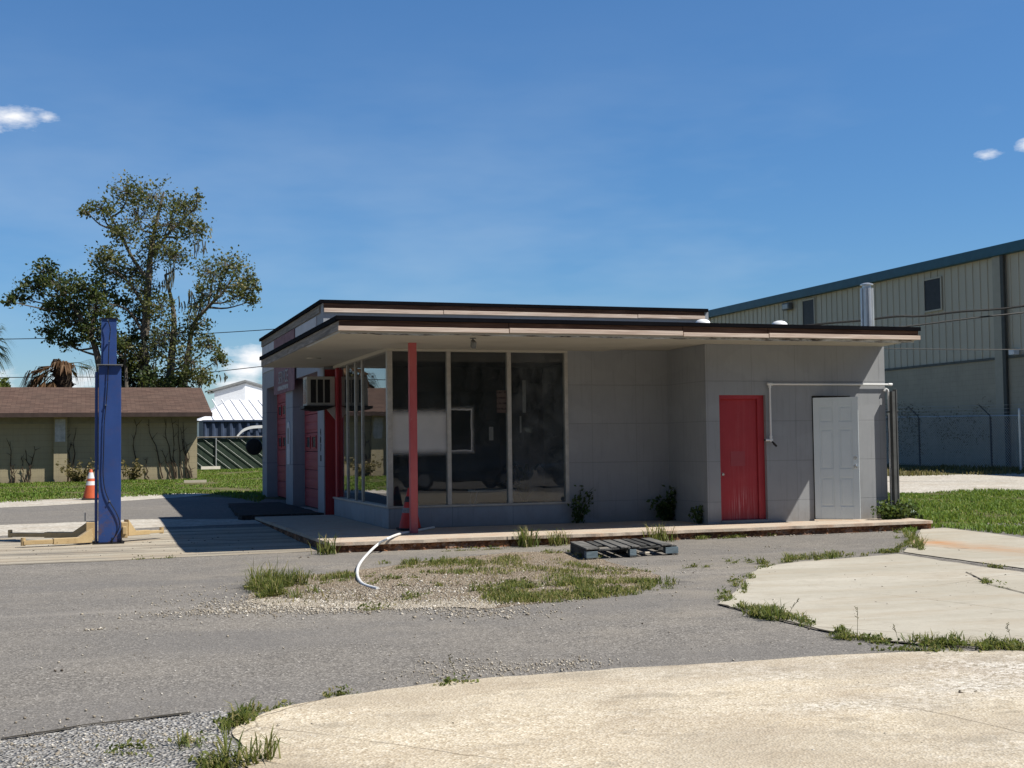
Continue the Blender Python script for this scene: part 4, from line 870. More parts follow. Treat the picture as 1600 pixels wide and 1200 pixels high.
# slatted chain link fence
FY = 37.2; f0 = hr_-.3; fz = g(FY); ft = onY(360, 683, FY)[2]
fe = thing('slatted_fence', 'chain link fence with dark green slats between the tan building and garage', 'fence', (f0+3, FY, fz))
SLAT = NT('dark green slats'); _c = SLAT.mix(SLAT.ramp(SLAT.noise(3, 5, .7, SLAT.vec((4, 1, 1), rot=(0, .8, 0))), [(.3, 0.), (.7, 1.)]), (.018, .035, .024), (.04, .06, .04)); SLATM = SLAT.bsdf(_c, .7)
MB().box(f0, f0+9, FY+.03, FY+.05, fz+.03, ft-.05).build('slat_panel', SLATM, fe)
m = MB(); k = f0-2.2
while k < f0+9:
    x0, x1 = k, k+1.75; h = ft-fz; a, b = max(x0, f0), min(x1, f0+9)
    if b > a: m.tube([(a, FY, ft-.05-(a-x0)/1.75*h), (b, FY, ft-.05-(b-x0)/1.75*(h-.05))], .011, 4)
    k += .52
m.build('mesh', simple('pale wire', (.34, .36, .34), .5, .2, 6), fe)
for i in range(4): MB().tube([(f0+.1+2.9*i+1.9, FY-.02, fz), (f0+.1+2.9*i+1.9, FY-.02, ft)], .03).build('post', GALVM, fe)
MB().tube([(f0, FY-.02, ft), (f0+9, FY-.02, ft)], .035).build('top_rail', simple('weathered rail', (.2, .18, .15), .8, .3, 6), fe)
# warehouse on the right
BX = 30.0; EZ = 9.05; SZ = 4.55; BY0, BY1 = 4.0, 66.0
wh = thing('warehouse', 'big grey green metal warehouse with blue eave trim on the right', 'building', (BX, 30, .3))
WSH = NT('grey green wall sheet'); _c = WSH.mix(WSH.ramp(WSH.noise(.5, 6, .6, WSH.vec((1, 1, .4))), [(.35, 0.), (.7, .6)]), (.57, .52, .41), (.48, .44, .345)); WSH = WSH.bsdf(_c, .6, None)
WBL = paint_wall('grey green block wall', (.42, .375, .285), .41, .205, .1, 0, .22)
m = MB(); m.box(BX+.02, BX+30, BY0, BY1, SZ, EZ-.1)
y = BY0+.1
while y < BY1: m.box(BX-.012, BX+.02, y, y+.09, SZ+.01, EZ-.15); y += .46
m.build('wall_sheet', WSH, wh)
MB().box(BX-.06, BX+.5, BY0, BY1, -.2, SZ).build('block_wall', WBL, wh)
MB().box(BX-.10, BX-.062, BY0, BY1, SZ-.04, SZ+.06).build('ledge', simple('dark ledge', (.12, .125, .11), .7, .2, 4), wh)
BTR = simple('blue green trim', (.035, .115, .16), .5, .15, 3)
m = MB(); m.box(BX-.28, BX+.0, BY0-.3, BY1, EZ-.42, EZ); m.build('eave_trim', BTR, wh, bevel=.03)
m = MB(); m.add([(BX-.25, BY0-.3, EZ+.002), (BX-.25, BY1, EZ+.002), (BX+15, BY1, EZ+1.4), (BX+15, BY0-.3, EZ+1.4), (BX+30, BY1, EZ), (BX+30, BY0-.3, EZ)], [(0, 3, 2, 1), (3, 5, 4, 2)]); m.build('roof', GALVM, wh, fix=False)
def whwin(x0, y0, x1, y1):
    a, b = onX(x0, y0, BX-.05), onX(x1, y1, BX-.05); ya, yb = sorted((a[1], b[1])); za, zb2 = b[2], a[2]
    m = MB(); m.box(BX-.07, BX-.031, ya-.07, yb+.07, za-.07, za); m.box(BX-.07, BX-.031, ya-.07, yb+.07, zb2, zb2+.07); m.box(BX-.07, BX-.031, ya-.07, ya, za, zb2); m.box(BX-.07, BX-.031, yb, yb+.07, za, zb2)
    f = m.build('window', WSH, wh); MB().box(BX-.045, BX-.032, ya, yb, za, zb2).build('dark_pane', simple('dark louvre', (.025, .024, .026), .5, .3, 4), f)
whwin(1444, 439, 1470.5, 482); whwin(1254, 471, 1272.5, 510)
a, b = onX(1571, 500, BX)[1], onX(1576, 500, BX)[1]; MB().box(BX-.2, BX-.10, min(a, b), max(a, b), .25, EZ-.42).build('downspout', simple('dark downspout', (.075, .075, .065), .6, .2, 4), wh)
a, b = onX(1557, 500, BX)[1], onX(1570, 500, BX)[1]; MB().box(BX-.14, BX-.032, min(a, b), max(a, b), .2, EZ-.42).build('corner_trim', simple('grey green trim', (.40, .37, .29), .6, .1, 3), wh)
c = onX(1229, 479, BX-.2); m = MB(); m.box(BX-.3, BX-.03, c[1]-.35, c[1]+.35, c[2]-.18, c[2]+.18); wl_ = m.build('wall_lamp', GREYP, wh, bevel=.05); MB().box(BX-.31, BX-.301, c[1]-.25, c[1]+.25, c[2]-.12, c[2]+.1).build('lens', simple('clear lens', (.4, .4, .38), .2, .1, 5), wl_)
c = onX(1585, 550, BX-.2); MB().box(BX-.35, BX-.1, c[1]-.15, c[1]+.15, c[2]-.1, c[2]+.1).build('camera_box', WHITEM, wh)
# chain link fence with barbed arms in front of the warehouse
def at_depth(x, y, dep): return CP+ray(x, y)*dep
fp = [at_depth(1380, 700, 56.9), at_depth(1437, 700, 54.6), at_depth(1549, 700, 50.8), at_depth(1672, 700, 47.3), at_depth(1800, 700, 44.0)]
fp = [np.array([p[0], p[1], g(p[1])]) for p in fp]; fp.insert(0, fp[0]+(fp[0]-fp[1])*2.0); fp[0][2] = g(fp[0][1])
wf = thing('chain_link_fence', 'grey chain link fence with angled barbed wire arms before the warehouse', 'fence', fp[2]); FH = 2.05
WIRE = simple('dull fence wire', (.55, .53, .48), .7, .2, 6, .05, 0, .1); WIRED = simple('dark fence post', (.11, .11, .11), .6, .2, 6)
m = MB(); rail = MB(); barb = MB()
for a, b in zip(fp[:-1], fp[1:]):
    L = np.linalg.norm((b-a)[:2]); n = int((L+FH)/.115)
    for i in range(n):
        for sgn in (1, -1):
            s0 = i*.115-FH if sgn > 0 else i*.115; s1 = s0+FH*sgn
            lo, hi = s0, s1
            t0, t1 = 0.0, 1.0
            def cl(v): return min(max(v, 0), L)
            c0, c1 = cl(lo), cl(hi)
            if abs(c1-c0) < .02: continue
            u0, u1 = (c0-lo)/(hi-lo), (c1-lo)/(hi-lo)
            p = a+(b-a)*c0/L+np.array([0, 0, FH*(1-u0)]); q = a+(b-a)*c1/L+np.array([0, 0, FH*(1-u1)])
            m.tube([p, q], (.010 if sgn > 0 else .005), 3, cap=False)
    rail.tube([a+np.array([0, 0, FH]), b+np.array([0, 0, FH])], .03, 6)
    for k in range(3):
        o = np.array([-.09-.09*k, .09+.09*k, FH+.14+.14*k]); barb.tube([a+o, b+o], .007, 3)
m.build('mesh', WIRE, wf); rail.build('top_rail', GALVM, wf); barb.build('barbed_wire', WIRE, wf)
for p in fp[1:]:
    MB().tube([p, p+np.array([0, 0, FH])], .04, 8).build('post', WIRED, wf); MB().tube([p+np.array([0, 0, FH]), p+np.array([-.3, .3, FH+.45])], .025, 6).build('barb_arm', WIRED, wf)
# pale gate post at the right end
gp = at_depth(1595, 700, 48.5); gp[2] = g(gp[1]); m = MB(); m.tube([gp, gp+np.array([0, 0, 2.25])], .06, 10); m.lathe([(.065, gp[2]+2.25), (.05, gp[2]+2.31), (.0, gp[2]+2.33)], (gp[0], gp[1], 0), 10)
one(m.build('gate_post', GALVM, smooth=True), 'pale grey gate post at the right end of the chain link fence', 'post')

# ------------------------------------------------------------------ wires
def wire(pts, r, label):
    m = MB(); m.tube(smooth_pts(pts, 5), r, 5, cap=False); one(m.build('power_line', BLACK, smooth=True), label, 'cable', 'overhead cables')
wire([at_depth(x, y, 40-.003*(x-1200)) for x, y in ((1180, 517), (1290, 505.5), (1345, 501), (1400, 494.5), (1440, 494), (1500, 487), (1560, 483), (1620, 476), (1800, 458))], .032, 'thick twisted black cable crossing the warehouse wall, upper one')
wire([at_depth(x, y, 39) for x, y in ((1200, 534), (1300, 523), (1434, 508), (1520, 497), (1620, 486), (1800, 463))], .024, 'straight black cable crossing the warehouse wall just below the twisted one')
wire([at_depth(x, y, 45) for x, y in ((1200, 541), (1385, 544.5), (1500, 546), (1620, 546), (1800, 544))], .014, 'thin black cable low across the warehouse, near the ledge')
wire([at_depth(x, y, 70) for x, y in ((-200, 533), (0, 530), (60, 529), (200, 527), (405, 516), (600, 500))], .022, 'thin power line in the sky behind the tall tree, upper one')
wire([at_depth(x, y, 72) for x, y in ((-200, 590), (0, 590), (75, 589), (250, 588), (405, 573), (600, 550))], .022, 'thin power line low behind the tall tree and palm')

# ------------------------------------------------------------------ plants
def rot_rand(n):
    q = RNG.normal(size=(n, 4)); q /= np.linalg.norm(q, axis=1, keepdims=True); w, x, y, z = q.T
    return np.stack([np.stack([1-2*(y*y+z*z), 2*(x*y-z*w), 2*(x*z+y*w)], 1), np.stack([2*(x*y+z*w), 1-2*(x*x+z*z), 2*(y*z-x*w)], 1), np.stack([2*(x*z-y*w), 2*(y*z+x*w), 1-2*(x*x+y*y)], 1)], 1)
def leaves(name, P, size, mat, parent=None, var=None, aspect=.55):
    n = len(P); Rm = rot_rand(n); s = size*RNG.uniform(.6, 1.35, n)
    base = np.array([[-.5, 0, 0], [0, -aspect*.5, .08], [.5, 0, 0], [0, aspect*.5, .08]])
    V = np.einsum('nij,kj->nki', Rm, base)*s[:, None, None]+P[:, None, :]
    if var is None: var = RNG.beta(2, 2.4, n)
    Fc = np.arange(n*4).reshape(n, 4)
    return npmesh(name, V.reshape(-1, 3), Fc, mat, parent, np.repeat(var, 4))
def blades(name, P, h, w, mat, lean=.5, var=None, parent=None):
    n = len(P); h = h*RNG.uniform(.45, 1.25, n) if np.isscalar(h) else h*RNG.uniform(.6, 1.2, n)
    a = RNG.uniform(0, 2*np.pi, n); d = np.stack([np.cos(a), np.sin(a), np.zeros(n)], 1); pd = np.stack([-np.sin(a), np.cos(a), np.zeros(n)], 1)
    ln = RNG.uniform(.1, 1, n)*lean; b = P
    mid = b+np.array([0, 0, 1])*(h*.6)[:, None]+d*(h*ln*.4)[:, None]; tip = b+np.array([0, 0, 1])*(h*(1-.35*ln))[:, None]+d*(h*ln*1.05)[:, None]
    w = w*RNG.uniform(.7, 1.3, n)
    V = np.stack([b-pd*w[:, None]/2, b+pd*w[:, None]/2, mid+pd*w[:, None]*.4, mid-pd*w[:, None]*.4, tip], 1)
    k = np.arange(n)*5
    tri = np.concatenate([np.stack([k, k+1, k+2], 1), np.stack([k, k+2, k+3], 1), np.stack([k+3, k+2, k+4], 1)])
    if var is None: var = RNG.beta(2, 2.2, n)
    return npmesh(name, V.reshape(-1, 3), tri, mat, parent, np.repeat(var, 5))
def gvec(Y): return -.15+.0165*np.clip(Y, 0, 35)
def fbm(x, y, s, seed=0): return np.array([mnoise.fractal((a*s+seed, b*s, seed*.7), .9, 2.1, 4) for a, b in zip(x, y)])
def inpoly(x, y, poly):
    r = np.zeros(len(x), bool); n = len(poly); j = n-1
    for i in range(n):
        xi, yi = poly[i][0], poly[i][1]; xj, yj = poly[j][0], poly[j][1]
        c = ((yi > y) != (yj > y)) & (x < (xj-xi)*(y-yi)/(yj-yi+1e-12)+xi); r ^= c; j = i
    return r
def lawn(name, poly, n, h, w, mat, thr=-.2, seed=0, s=.6, lean=.6, dry=0):
    P = np.array([p[:2] for p in poly]); lo, hi = P.min(0), P.max(0)
    x = RNG.uniform(lo[0], hi[0], n); y = RNG.uniform(lo[1], hi[1], n); k = inpoly(x, y, P); x, y = x[k], y[k]
    f = fbm(x, y, s, seed); k = f+RNG.uniform(-.25, .25, len(x)) > thr; x, y, f = x[k], y[k], f[k]
    Q = np.stack([x, y, gvec(y)+.002], 1)
    var = np.clip(RNG.beta(2, 2.4, len(x))+dry-.22*f, 0, 1)
    return tag(blades(name, Q, h*np.clip(.7+.7*f, .35, 1.5), w, mat, lean, var), kind='stuff')
lawn('left_lawn', [(-9, 13.6)]+[tuple(G(*p)[:2]) for p in ((0, 786), (120, 781), (200, 777), (300, 772), (330, 771), (405, 786))]+[(.1, 14.6), (3, 15), (3, 37), (-1, 37), (-1, 26), (-11, 26)], 80000, .085, .028, LAWNM, -.35, 1, .5, 1.0, .10)
lawn('right_lawn', [tuple(G(*p)[:2]) for p in ((1404, 822), (1420, 838), (1436, 828), (1475, 825), (1560, 834), (1640, 842))]+[(24, .5), (24, 6.5), (11, 8.4), (8.4, 8), (8.4, 0)], 110000, .12, .02, LAWNM, -.35, 3, .55, 1.0, .10)
lawn('verge_grass', [(12, 15.5), (20, 17), (30, 16), (30, 23), (22, 27), (12, 27)], 12000, .2, .04, DRYM, -.1, 5, .5, .8, 0)
isl = [tuple(p) for p in gravel]
def pts_poly(*q): return [tuple(G(*p)[:2]) for p in q]
lawn('island_grass', pts_poly((600, 892), (690, 876), (830, 868), (900, 880), (1000, 898), (900, 902), (760, 900), (640, 897)), 9000, .06, .010, GRASSM, .0, 7, 1.9, 1.0, .22)
lawn('island_grass', pts_poly((735, 948), (790, 912), (850, 902), (960, 902), (1035, 912), (1000, 930), (880, 942)), 14000, .07, .010, GRASSM, .0, 8, 1.8, 1.0, .18)
lawn('island_grass', pts_poly((470, 905), (540, 896), (560, 902), (500, 910)), 900, .08, .011, GRASSM, -.3, 10, 1.5, .7, .1)
lawn('dry_island_grass', isl, 3600, .05, .009, DRYM, .05, 11, 1.2, 1.7, 0)
# grass along the broken edges: (pixel polyline, blades, height, spread)
EDG = [([(404, 932), (430, 926), (456, 930)], 5400, .27, .13), ([(410, 920), (445, 914)], 2000, .32, .10), ([(620, 886), (700, 879), (760, 884)], 1800, .13, .16), ([(780, 925), (860, 915), (960, 912), (1020, 916)], 4200, .13, .22), ([(850, 936), (930, 930)], 1500, .12, .14), ([(885, 925), (895, 922)], 260, .30, .08), ([(500, 912), (600, 905), (720, 915)], 700, .08, .25), ([(905, 890), (1000, 893)], 900, .10, .15), ([(1118, 944), (1148, 928), (1166, 902), (1186, 886)], 1500, .10, .07), ([(1186, 886), (1250, 874), (1330, 868), (1405, 863)], 3000, .12, .13), ([(1142, 948), (1190, 958), (1254, 979)], 1600, .13, .05),
       ([(1175, 962), (1250, 976)], 900, .17, .06), ([(1296, 991), (1345, 1000), (1388, 1008)], 700, .10, .05), ([(1436, 1009), (1484, 1008), (1520, 1013)], 900, .11, .06), ([(1545, 1014), (1600, 1012)], 900, .12, .07),
       ([(1385, 1015), (1430, 1017), (1500, 1020)], 500, .06, .05), ([(356, 1200), (346, 1168), (352, 1145), (368, 1130)], 2200, .14, .06), ([(368, 1128), (400, 1117), (442, 1105)], 900, .07, .025), ([(395, 1200), (360, 1190)], 200, .2, .05),
       ([(588, 862), (640, 858), (682, 855)], 1300, .09, .06), ([(1075, 844), (1160, 840), (1250, 835), (1400, 829)], 3600, .09, .06), ([(1408, 832), (1424, 846), (1418, 862)], 1500, .2, .09),
       ([(1418, 868), (1500, 880), (1600, 896)], 500, .07, .03), ([(1512, 898), (1545, 915), (1610, 932)], 350, .08, .03), ([(560, 955), (600, 953)], 400, .07, .05), ([(236, 1134), (262, 1130)], 260, .05, .05),
       ([(517, 1090), (545, 1085)], 160, .05, .03), ([(704, 1070), (716, 1069)], 120, .06, .03), ([(640, 940), (668, 928)], 300, .09, .06), ([(1090, 890), (1160, 876)], 300, .05, .08), ([(180, 1172), (260, 1170)], 260, .03, .07),
       ([(890, 872), (960, 872)], 300, .10, .06), ([(820, 868), (890, 862)], 800, .1, .08), ([(700, 862), (790, 858)], 500, .05, .05), ([(100, 879), (290, 872)], 250, .05, .03), ([(500, 866), (520, 856)], 400, .16, .05)]
Ps, Hs = [], []
for pl_, n_b, h_, spd in EDG:
    P = np.array([G(*q) for q in pl_]); seg = np.linalg.norm(np.diff(P[:, :2], axis=0), axis=1); cum = np.r_[0, np.cumsum(seg)]
    nc = max(3, int(n_b*.62)//26); tc_ = RNG.uniform(0, cum[-1], nc); t = np.repeat(tc_, 26)+RNG.normal(0, .045, nc*26); t = np.clip(t, 0, cum[-1])
    x = np.interp(t, cum, P[:, 0])+np.repeat(RNG.normal(0, spd, nc), 26)+RNG.normal(0, .02, nc*26); y = np.interp(t, cum, P[:, 1])+np.repeat(RNG.normal(0, spd, nc), 26)+RNG.normal(0, .02, nc*26)
    msk = np.repeat(np.array([mnoise.noise((a*2.6, b*2.6, 5.5))+.5*mnoise.noise((a*8, b*8, 1.5)) for a, b in zip(x[::26], y[::26])]) > -.12, 26)
    hh = np.repeat(.43*h_*np.clip(RNG.gamma(3, .36, nc), .3, 2.4), 26)
    Ps.append(np.stack([x, y, gvec(y)+.006], 1)[msk]); Hs.append(hh[msk])
tag(blades('edge_grass', np.concatenate(Ps), np.concatenate(Hs), .0085, GRASSM, 1.6), kind='stuff')
Q = np.concatenate(Ps); Q = Q[RNG.uniform(size=len(Q)) < .22]; Q = Q+np.c_[RNG.normal(0, .035, (len(Q), 2)), RNG.uniform(.004, .05, len(Q))]
tag(leaves('edge_weeds', Q, .034, GRASSM, None, None, .6), kind='stuff')
# tall thin seed stalks in the joints
m = MB()
for x, y in ((1582, 1012), (1405, 1008), (1340, 1000), (712, 1062), (395, 925), (1225, 975)):
    p = Vector(G(x, y)); h = random.uniform(.12, .26); d = Vector((random.uniform(-.1, .1), random.uniform(-.1, .1), 0)); m.tube([p, p+d*.5+Vector((0, 0, h*.6)), p+d+Vector((0, 0, h))], [.002, .0016, .0012], 4)
    for k in range(7): q = p+d*(.5+.07*k)+Vector((0, 0, h*(.62+.055*k))); m.tube([q, q+Vector((random.uniform(-.02, .02), random.uniform(-.02, .02), .012))], .0025, 4)
tag(m.build('seed_stalks', simple('dry stalk', (.13, .12, .06), .9, .3, 9)), kind='stuff')
# loose pebbles
def pebbles(name, regs, mat):
    oc = np.array([[1, 0, 0], [-1, 0, 0], [0, 1, 0], [0, -1, 0], [0, 0, 1], [0, 0, -1]], float); of = np.array([[0, 2, 4], [2, 1, 4], [1, 3, 4], [3, 0, 4], [2, 0, 5], [1, 2, 5], [3, 1, 5], [0, 3, 5]])
    C = []
    for (x, y, sx, sy, n, s) in regs:
        c = G(x, y); q = np.stack([RNG.normal(c[0], sx, n), RNG.normal(c[1], sy, n)], 1); C.append(np.c_[q, gvec(q[:, 1])+.010, s*.62*RNG.gamma(4, .25, n)])
    C = np.concatenate(C); n = len(C); Rm = rot_rand(n)
    V = np.einsum('nij,kj->nki', Rm, oc)*C[:, 3][:, None, None]*RNG.uniform(.6, 1.2, (n, 6, 1)); V[:, :, 2] *= .7; V += C[:, None, :3]
    Fc = (of[None]+np.arange(n)[:, None, None]*6).reshape(-1, 3); return tag(npmesh(name, V.reshape(-1, 3), Fc, mat, None, np.repeat(RNG.uniform(0, 1, n), 6)), kind='stuff')
PEB = NT('pebbles'); _a = PEB.n('ShaderNodeAttribute'); _a.attribute_name = 'var'; PEBM = PEB.bsdf(PEB.ramp(_a.outputs['Fac'], [(0, (.2, .17, .13)), (.5, (.34, .30, .235)), (.85, (.48, .44, .37)), (1, (.62, .59, .53))]), .9)
pebbles('loose_pebbles', [(740, 1045, .22, .22, 420, .010), (700, 1055, .3, .14, 200, .009), (870, 1040, .2, .16, 330, .010), (830, 1046, .35, .1, 150, .009), (770, 958, .3, .25, 500, .014), (500, 948, .7, .14, 3200, .013), (650, 948, .7, .16, 3000, .013), (430, 943, .3, .14, 1100, .012), (730, 944, .3, .2, 900, .013), (560, 930, .8, .3, 1500, .014), (680, 925, .8, .4, 1500, .014), (840, 935, .3, .25, 200, .014),
                          (320, 945, .5, .2, 90, .011), (150, 985, .06, .03, 40, .014), (600, 915, 1.2, .5, 900, .014), (800, 895, 1.2, .6, 500, .014), (1180, 865, .9, .5, 70, .012), (1210, 856, .1, .1, 8, .02), (900, 880, .8, .4, 160, .012), (200, 1160, .8, .4, 900, .009), (60, 1175, .6, .3, 700, .009),
                          (1500, 1080, 1.4, .8, 90, .012), (1350, 930, 1.4, 1.2, 60, .014), (600, 1000, 2.5, 1.6, 260, .008), (200, 1040, 1.6, 1.6, 200, .008), (1100, 980, 1.6, 1.2, 160, .008), (720, 852, 1.2, .1, 160, .018), (1150, 841, 1.5, .08, 120, .016)], PEBM)
# dark grit and twigs on the pale concrete
GRIT = NT('dark grit'); _a = GRIT.n('ShaderNodeAttribute'); _a.attribute_name = 'var'; GRITM = GRIT.bsdf(GRIT.ramp(_a.outputs['Fac'], [(0, (.03, .025, .02)), (1, (.14, .11, .08))]), .95)
pebbles('dark_grit', [(1350, 920, 1.6, 1.4, 110, .010), (1480, 900, 1.5, 1.0, 25, .012), (900, 1110, 2.0, .9, 60, .006), (1400, 1090, 1.2, .8, 60, .007), (90, 1050, .02, .02, 4, .02), (470, 872, .05, .03, 4, .03), (1510, 1085, .04, .04, 6, .016), (100, 865, 1.6, .8, 60, .016), (300, 850, 1.2, 1.2, 60, .016), (410, 945, .4, .3, 60, .012), (620, 921, .6, .12, 160, .014)], GRITM)
# litter
m = MB(); c = G(1008, 866); m.obox((c[0], c[1], c[2]+.02), (.11, .02, 0), (-.01, .035, 0), (0, 0, .008)); one(m.build('wood_chip', simple('pale plank', (.6, .55, .47), .8, .1, 8)), 'pale splinter of board lying in front of the dark pallet', 'board')
m = MB(); c = G(1420, 812); m.tube([(c[0]-.16, c[1], c[2]+.12), (c[0]+.16, c[1]+.05, c[2]+.13)], .05, 10); one(m.build('plastic_bottle', simple('pale green plastic', (.55, .66, .60), .3, .1, 6), smooth=True), 'pale green plastic bottle lying in the grass by the slab end', 'bottle')
m = MB(); c = G(305, 757); m.obox((c[0], c[1], c[2]+.1), (.35, 0, 0), (0, .06, 0), (0, 0, .04)); one(m.build('timber', simple('pale timber', (.5, .45, .36), .8, .1, 8)), 'pale timber lying in the far lawn near the tan wall', 'timber')
m = MB(); c = G(328, 736); m.obox((c[0], c[1]-.3, c[2]+.14), (.4, .1, 0), (0, .08, 0), (0, 0, .06)); one(m.build('timber', simple('white timber', (.62, .58, .5), .8, .1, 8)), 'short pale timber at the foot of the slatted fence', 'timber')

# single tufts and weeds one can point to
def tuft(name, label, p, n, h, wd, mat=GRASSM, spread=.07, lean=.9):
    p = np.array(p, float); t = thing(name, label, 'grass', p, 'grass tufts along the kerb')
    Q = np.stack([RNG.normal(0, spread, n), RNG.normal(0, spread, n), np.zeros(n)], 1); blades('blade', Q, h, wd, mat, lean, None, t); return t
def fr(x, y, yy): q = onY(x, y, yy); return (q[0], yy, -.14)
tuft('grass_tuft', 'bright green grass tuft at the kerb left of the pallet, largest of three', fr(823, 846, -2.72), 110, .30, .016, GRASSM, .07)
tuft('grass_tuft', 'small grass tuft at the kerb just left of the dark pallet', fr(871, 843, -2.72), 70, .26, .013, GRASSM, .06)
tuft('grass_tuft', 'grass tuft at the kerb behind the right end of the pallet', fr(1030, 838, -2.68), 90, .30, .014, GRASSM, .09)
tuft('grass_tuft', 'pale bladed grass tuft in shade at the left slab corner', fr(512, 853, -2.72), 60, .28, .016, GRASSM, .07)
def weed(name, label, p, h, nst, sp, nl, ls, mat=WEEDM):
    t = thing(name, label, 'weed', p); m = MB(); L = []
    for i in range(nst):
        d = Vector((random.gauss(0, sp), random.uniform(-sp, 0)*.8, 0)); hh = h*random.uniform(.45, 1.1); pts = [Vector((0, 0, 0)), d*.35+Vector((0, 0, hh*.5)), d*.8+Vector((0, 0, hh*.85)), d*1.2+Vector((0, 0, hh))]
        m.tube(pts, [.006, .005, .004, .002], 4)
        for k in range(nl):
            u_ = random.uniform(.05, 1); q = pts[0].lerp(pts[3], u_)+Vector((random.gauss(0, .05), random.gauss(0, .035), random.gauss(0, .03))); L.append(q)
    m.build('stem', simple('weed stem', (.05, .06, .02), .8, .2, 8) if 'weed stem' not in bpy.data.materials else bpy.data.materials['weed stem'], t, local=True)
    P = np.array([tuple(q) for q in L]); P[:, 2] = np.abs(P[:, 2])+.01; leaves('foliage', P, ls, mat, t, None, .6)
c = onY(903, 815, -.12); weed('weed', 'dark leafy weed against the blank wall right of the windows', (c[0], -.12, 0), .56, 9, .13, 24, .07)
c = onY(1040, 812, -.14); weed('weed', 'dense dark weed in the inner corner beside the annex', (c[0], -.16, 0), .54, 15, .17, 30, .08)
c = onY(1093, 817, -1.2); weed('weed', 'small upright weed at the annex corner left of the red door', (AX0-.07, -1.22, 0), .24, 5, .05, 26, .07)
c = onY(1372, 812, -1.6); weed('bush', 'low leafy green bush at the foot of the right station corner', (8.2, -1.66, 0), .28, 22, .20, 30, .07, leafmat('bush leaves', [(0, (.03, .06, .015)), (.6, (.07, .12, .025)), (1, (.16, .2, .05))]))
weed('bush', 'dark bush between the strut and the lawn', (8.66, -1.45, -.14), .34, 12, .10, 34, .09, LEAFD)
# dead weeds along the house
c = onY(206, 745, 25.7); weed('weed', 'dry brown weed heap at the tan wall right of the blue column', (c[0], 25.7, g(25.7)), .75, 14, .28, 40, .09, DRYM)
c = onY(122, 748, 25.6); weed('weed', 'dry olive weed clump at the tan wall left of the traffic cone', (c[0], 25.6, g(25.6)), .7, 16, .4, 40, .10, DRYM)
# plant and table inside the shop
c = onY(823, 770, .5); pp = thing('potted_plant', 'dark potted plant standing inside the shop behind the right window', 'plant', (c[0], .6, .012))
MB().lathe([(.10, 0), (.14, .26), (.15, .28), (.13, .28)], (0, 0, 0), 16).build('pot', simple('dark pot', (.03, .03, .03), .6, .2, 6), pp, local=True, smooth=True)
m = MB(); V = []
for i in range(16):
    a = random.uniform(0, 6.28); d = Vector((math.cos(a), math.sin(a), 0)); h = random.uniform(.35, .85); w_ = .035; pd = Vector((-d.y, d.x, 0))
    L = [(0, .27, .4), (.1, .27+h*.45, 1), (.2, .27+h*.8, 1), (.36, .27+h*.9, .8), (.5, .27+h*.75, .1)]
    vs = []
    for s, z, k in L: vs += [d*s+pd*w_*k+Vector((0, 0, z)), d*s-pd*w_*k+Vector((0, 0, z))]
    m.add(vs, [(2*j, 2*j+1, 2*j+3, 2*j+2) for j in range(4)])
PLG = simple('dark plant leaf', (.015, .03, .012), .5, .3, 6); m.build('foliage', PLG, pp, local=True, fix=False)
c = onY(768, 785, .9); tb = thing('side_table', 'pale table with thin bowed legs inside the shop behind the middle window', 'table', (c[0], .9, .012))
TBM = simple('pale table paint', (.5, .48, .45), .6, .1, 5)
MB().box(-.36, .36, -.2, .2, .52, .55).build('tabletop', TBM, tb, local=True)
for sx in (-.3, .3):
    for sy in (-.15, .15): MB().tube([(sx*1.1, sy, 0), (sx*.95, sy, .15), (sx*1.12, sy, .35), (sx, sy, .52)], .014, 6).build('leg', TBM, tb, local=True)

# ---- trees
def tree(name, label, base, trunk_pts, clumps, sub, per, leaf, mat, bark=BARK, r0=.2, depth=1.0, group=None, twig=.012, mossy=False):
    """clumps: (centre xyz, rx, rz) in world; limbs run from the nearest trunk point to every clump"""
    t = thing(name, label, 'tree', base, group); m = MB(); B = Vector(base)
    for tp_, ra, rb in trunk_pts:
        P = smooth_pts(tp_, 4); k = len(P); m.tube([Vector(p)-B for p in P], [ra+(rb-ra)*i/(k-1) for i in range(k)], 7)
    allp = [np.array(p) for tp_, _, _ in trunk_pts for p in smooth_pts(tp_, 4)]
    L, Vv = [], []
    for (c, rx, rz) in clumps:
        c = np.array(c, float)
        cand = [p for p in allp if p[2] < c[2]-.3*rz] or allp; q = min(cand, key=lambda p: np.linalg.norm(p-c)+.5*abs(c[2]-p[2]-1.2))
        mid = (q+c)/2+np.array([random.uniform(-.2, .2), random.uniform(-.2, .2), -.18]); P = smooth_pts([q, mid, c], 4); m.tube([Vector(p)-B for p in P], [.055*(1-.75*i/(len(P)-1)) for i in range(len(P))], 5)
        for s in range(max(4, int(sub*min(1.15, (rx/(26*pm))**1.7)))):
            d = RNG.normal(size=3); d /= np.linalg.norm(d); rr = RNG.uniform(.25, 1.05)**.6
            e = c+d*np.array([rx, rx*depth, rz])*rr; mm = (c+e)/2+np.array([0, 0, -.06]); m.tube([Vector(c)-B, Vector(mm)-B, Vector(e)-B], [twig*1.3, twig, twig*.5], 3, cap=False)
            k = max(3, int(per*RNG.uniform(.3, 1.5))); sg_ = RNG.uniform(.12, .27)*min(1, rx)
            L.append(e+RNG.normal(0, sg_, (k, 3))); Vv.append(np.clip(RNG.normal(.45+.12*RNG.normal(), .2, k), 0, 1))
    m.build('trunk', bark, t, local=True)
    P = np.concatenate(L)-np.array(base); leaves('crown', P, leaf, mat, t, np.concatenate(Vv), .65); return t
TY = 36.0
def TP(x, y, dy=0): p = onY(x, y, TY+dy); return (p[0], p[1], p[2])
pm = onY(201, 500, TY)[0]-onY(200, 500, TY)[0]   # metres per pixel there
bz = g(TY)
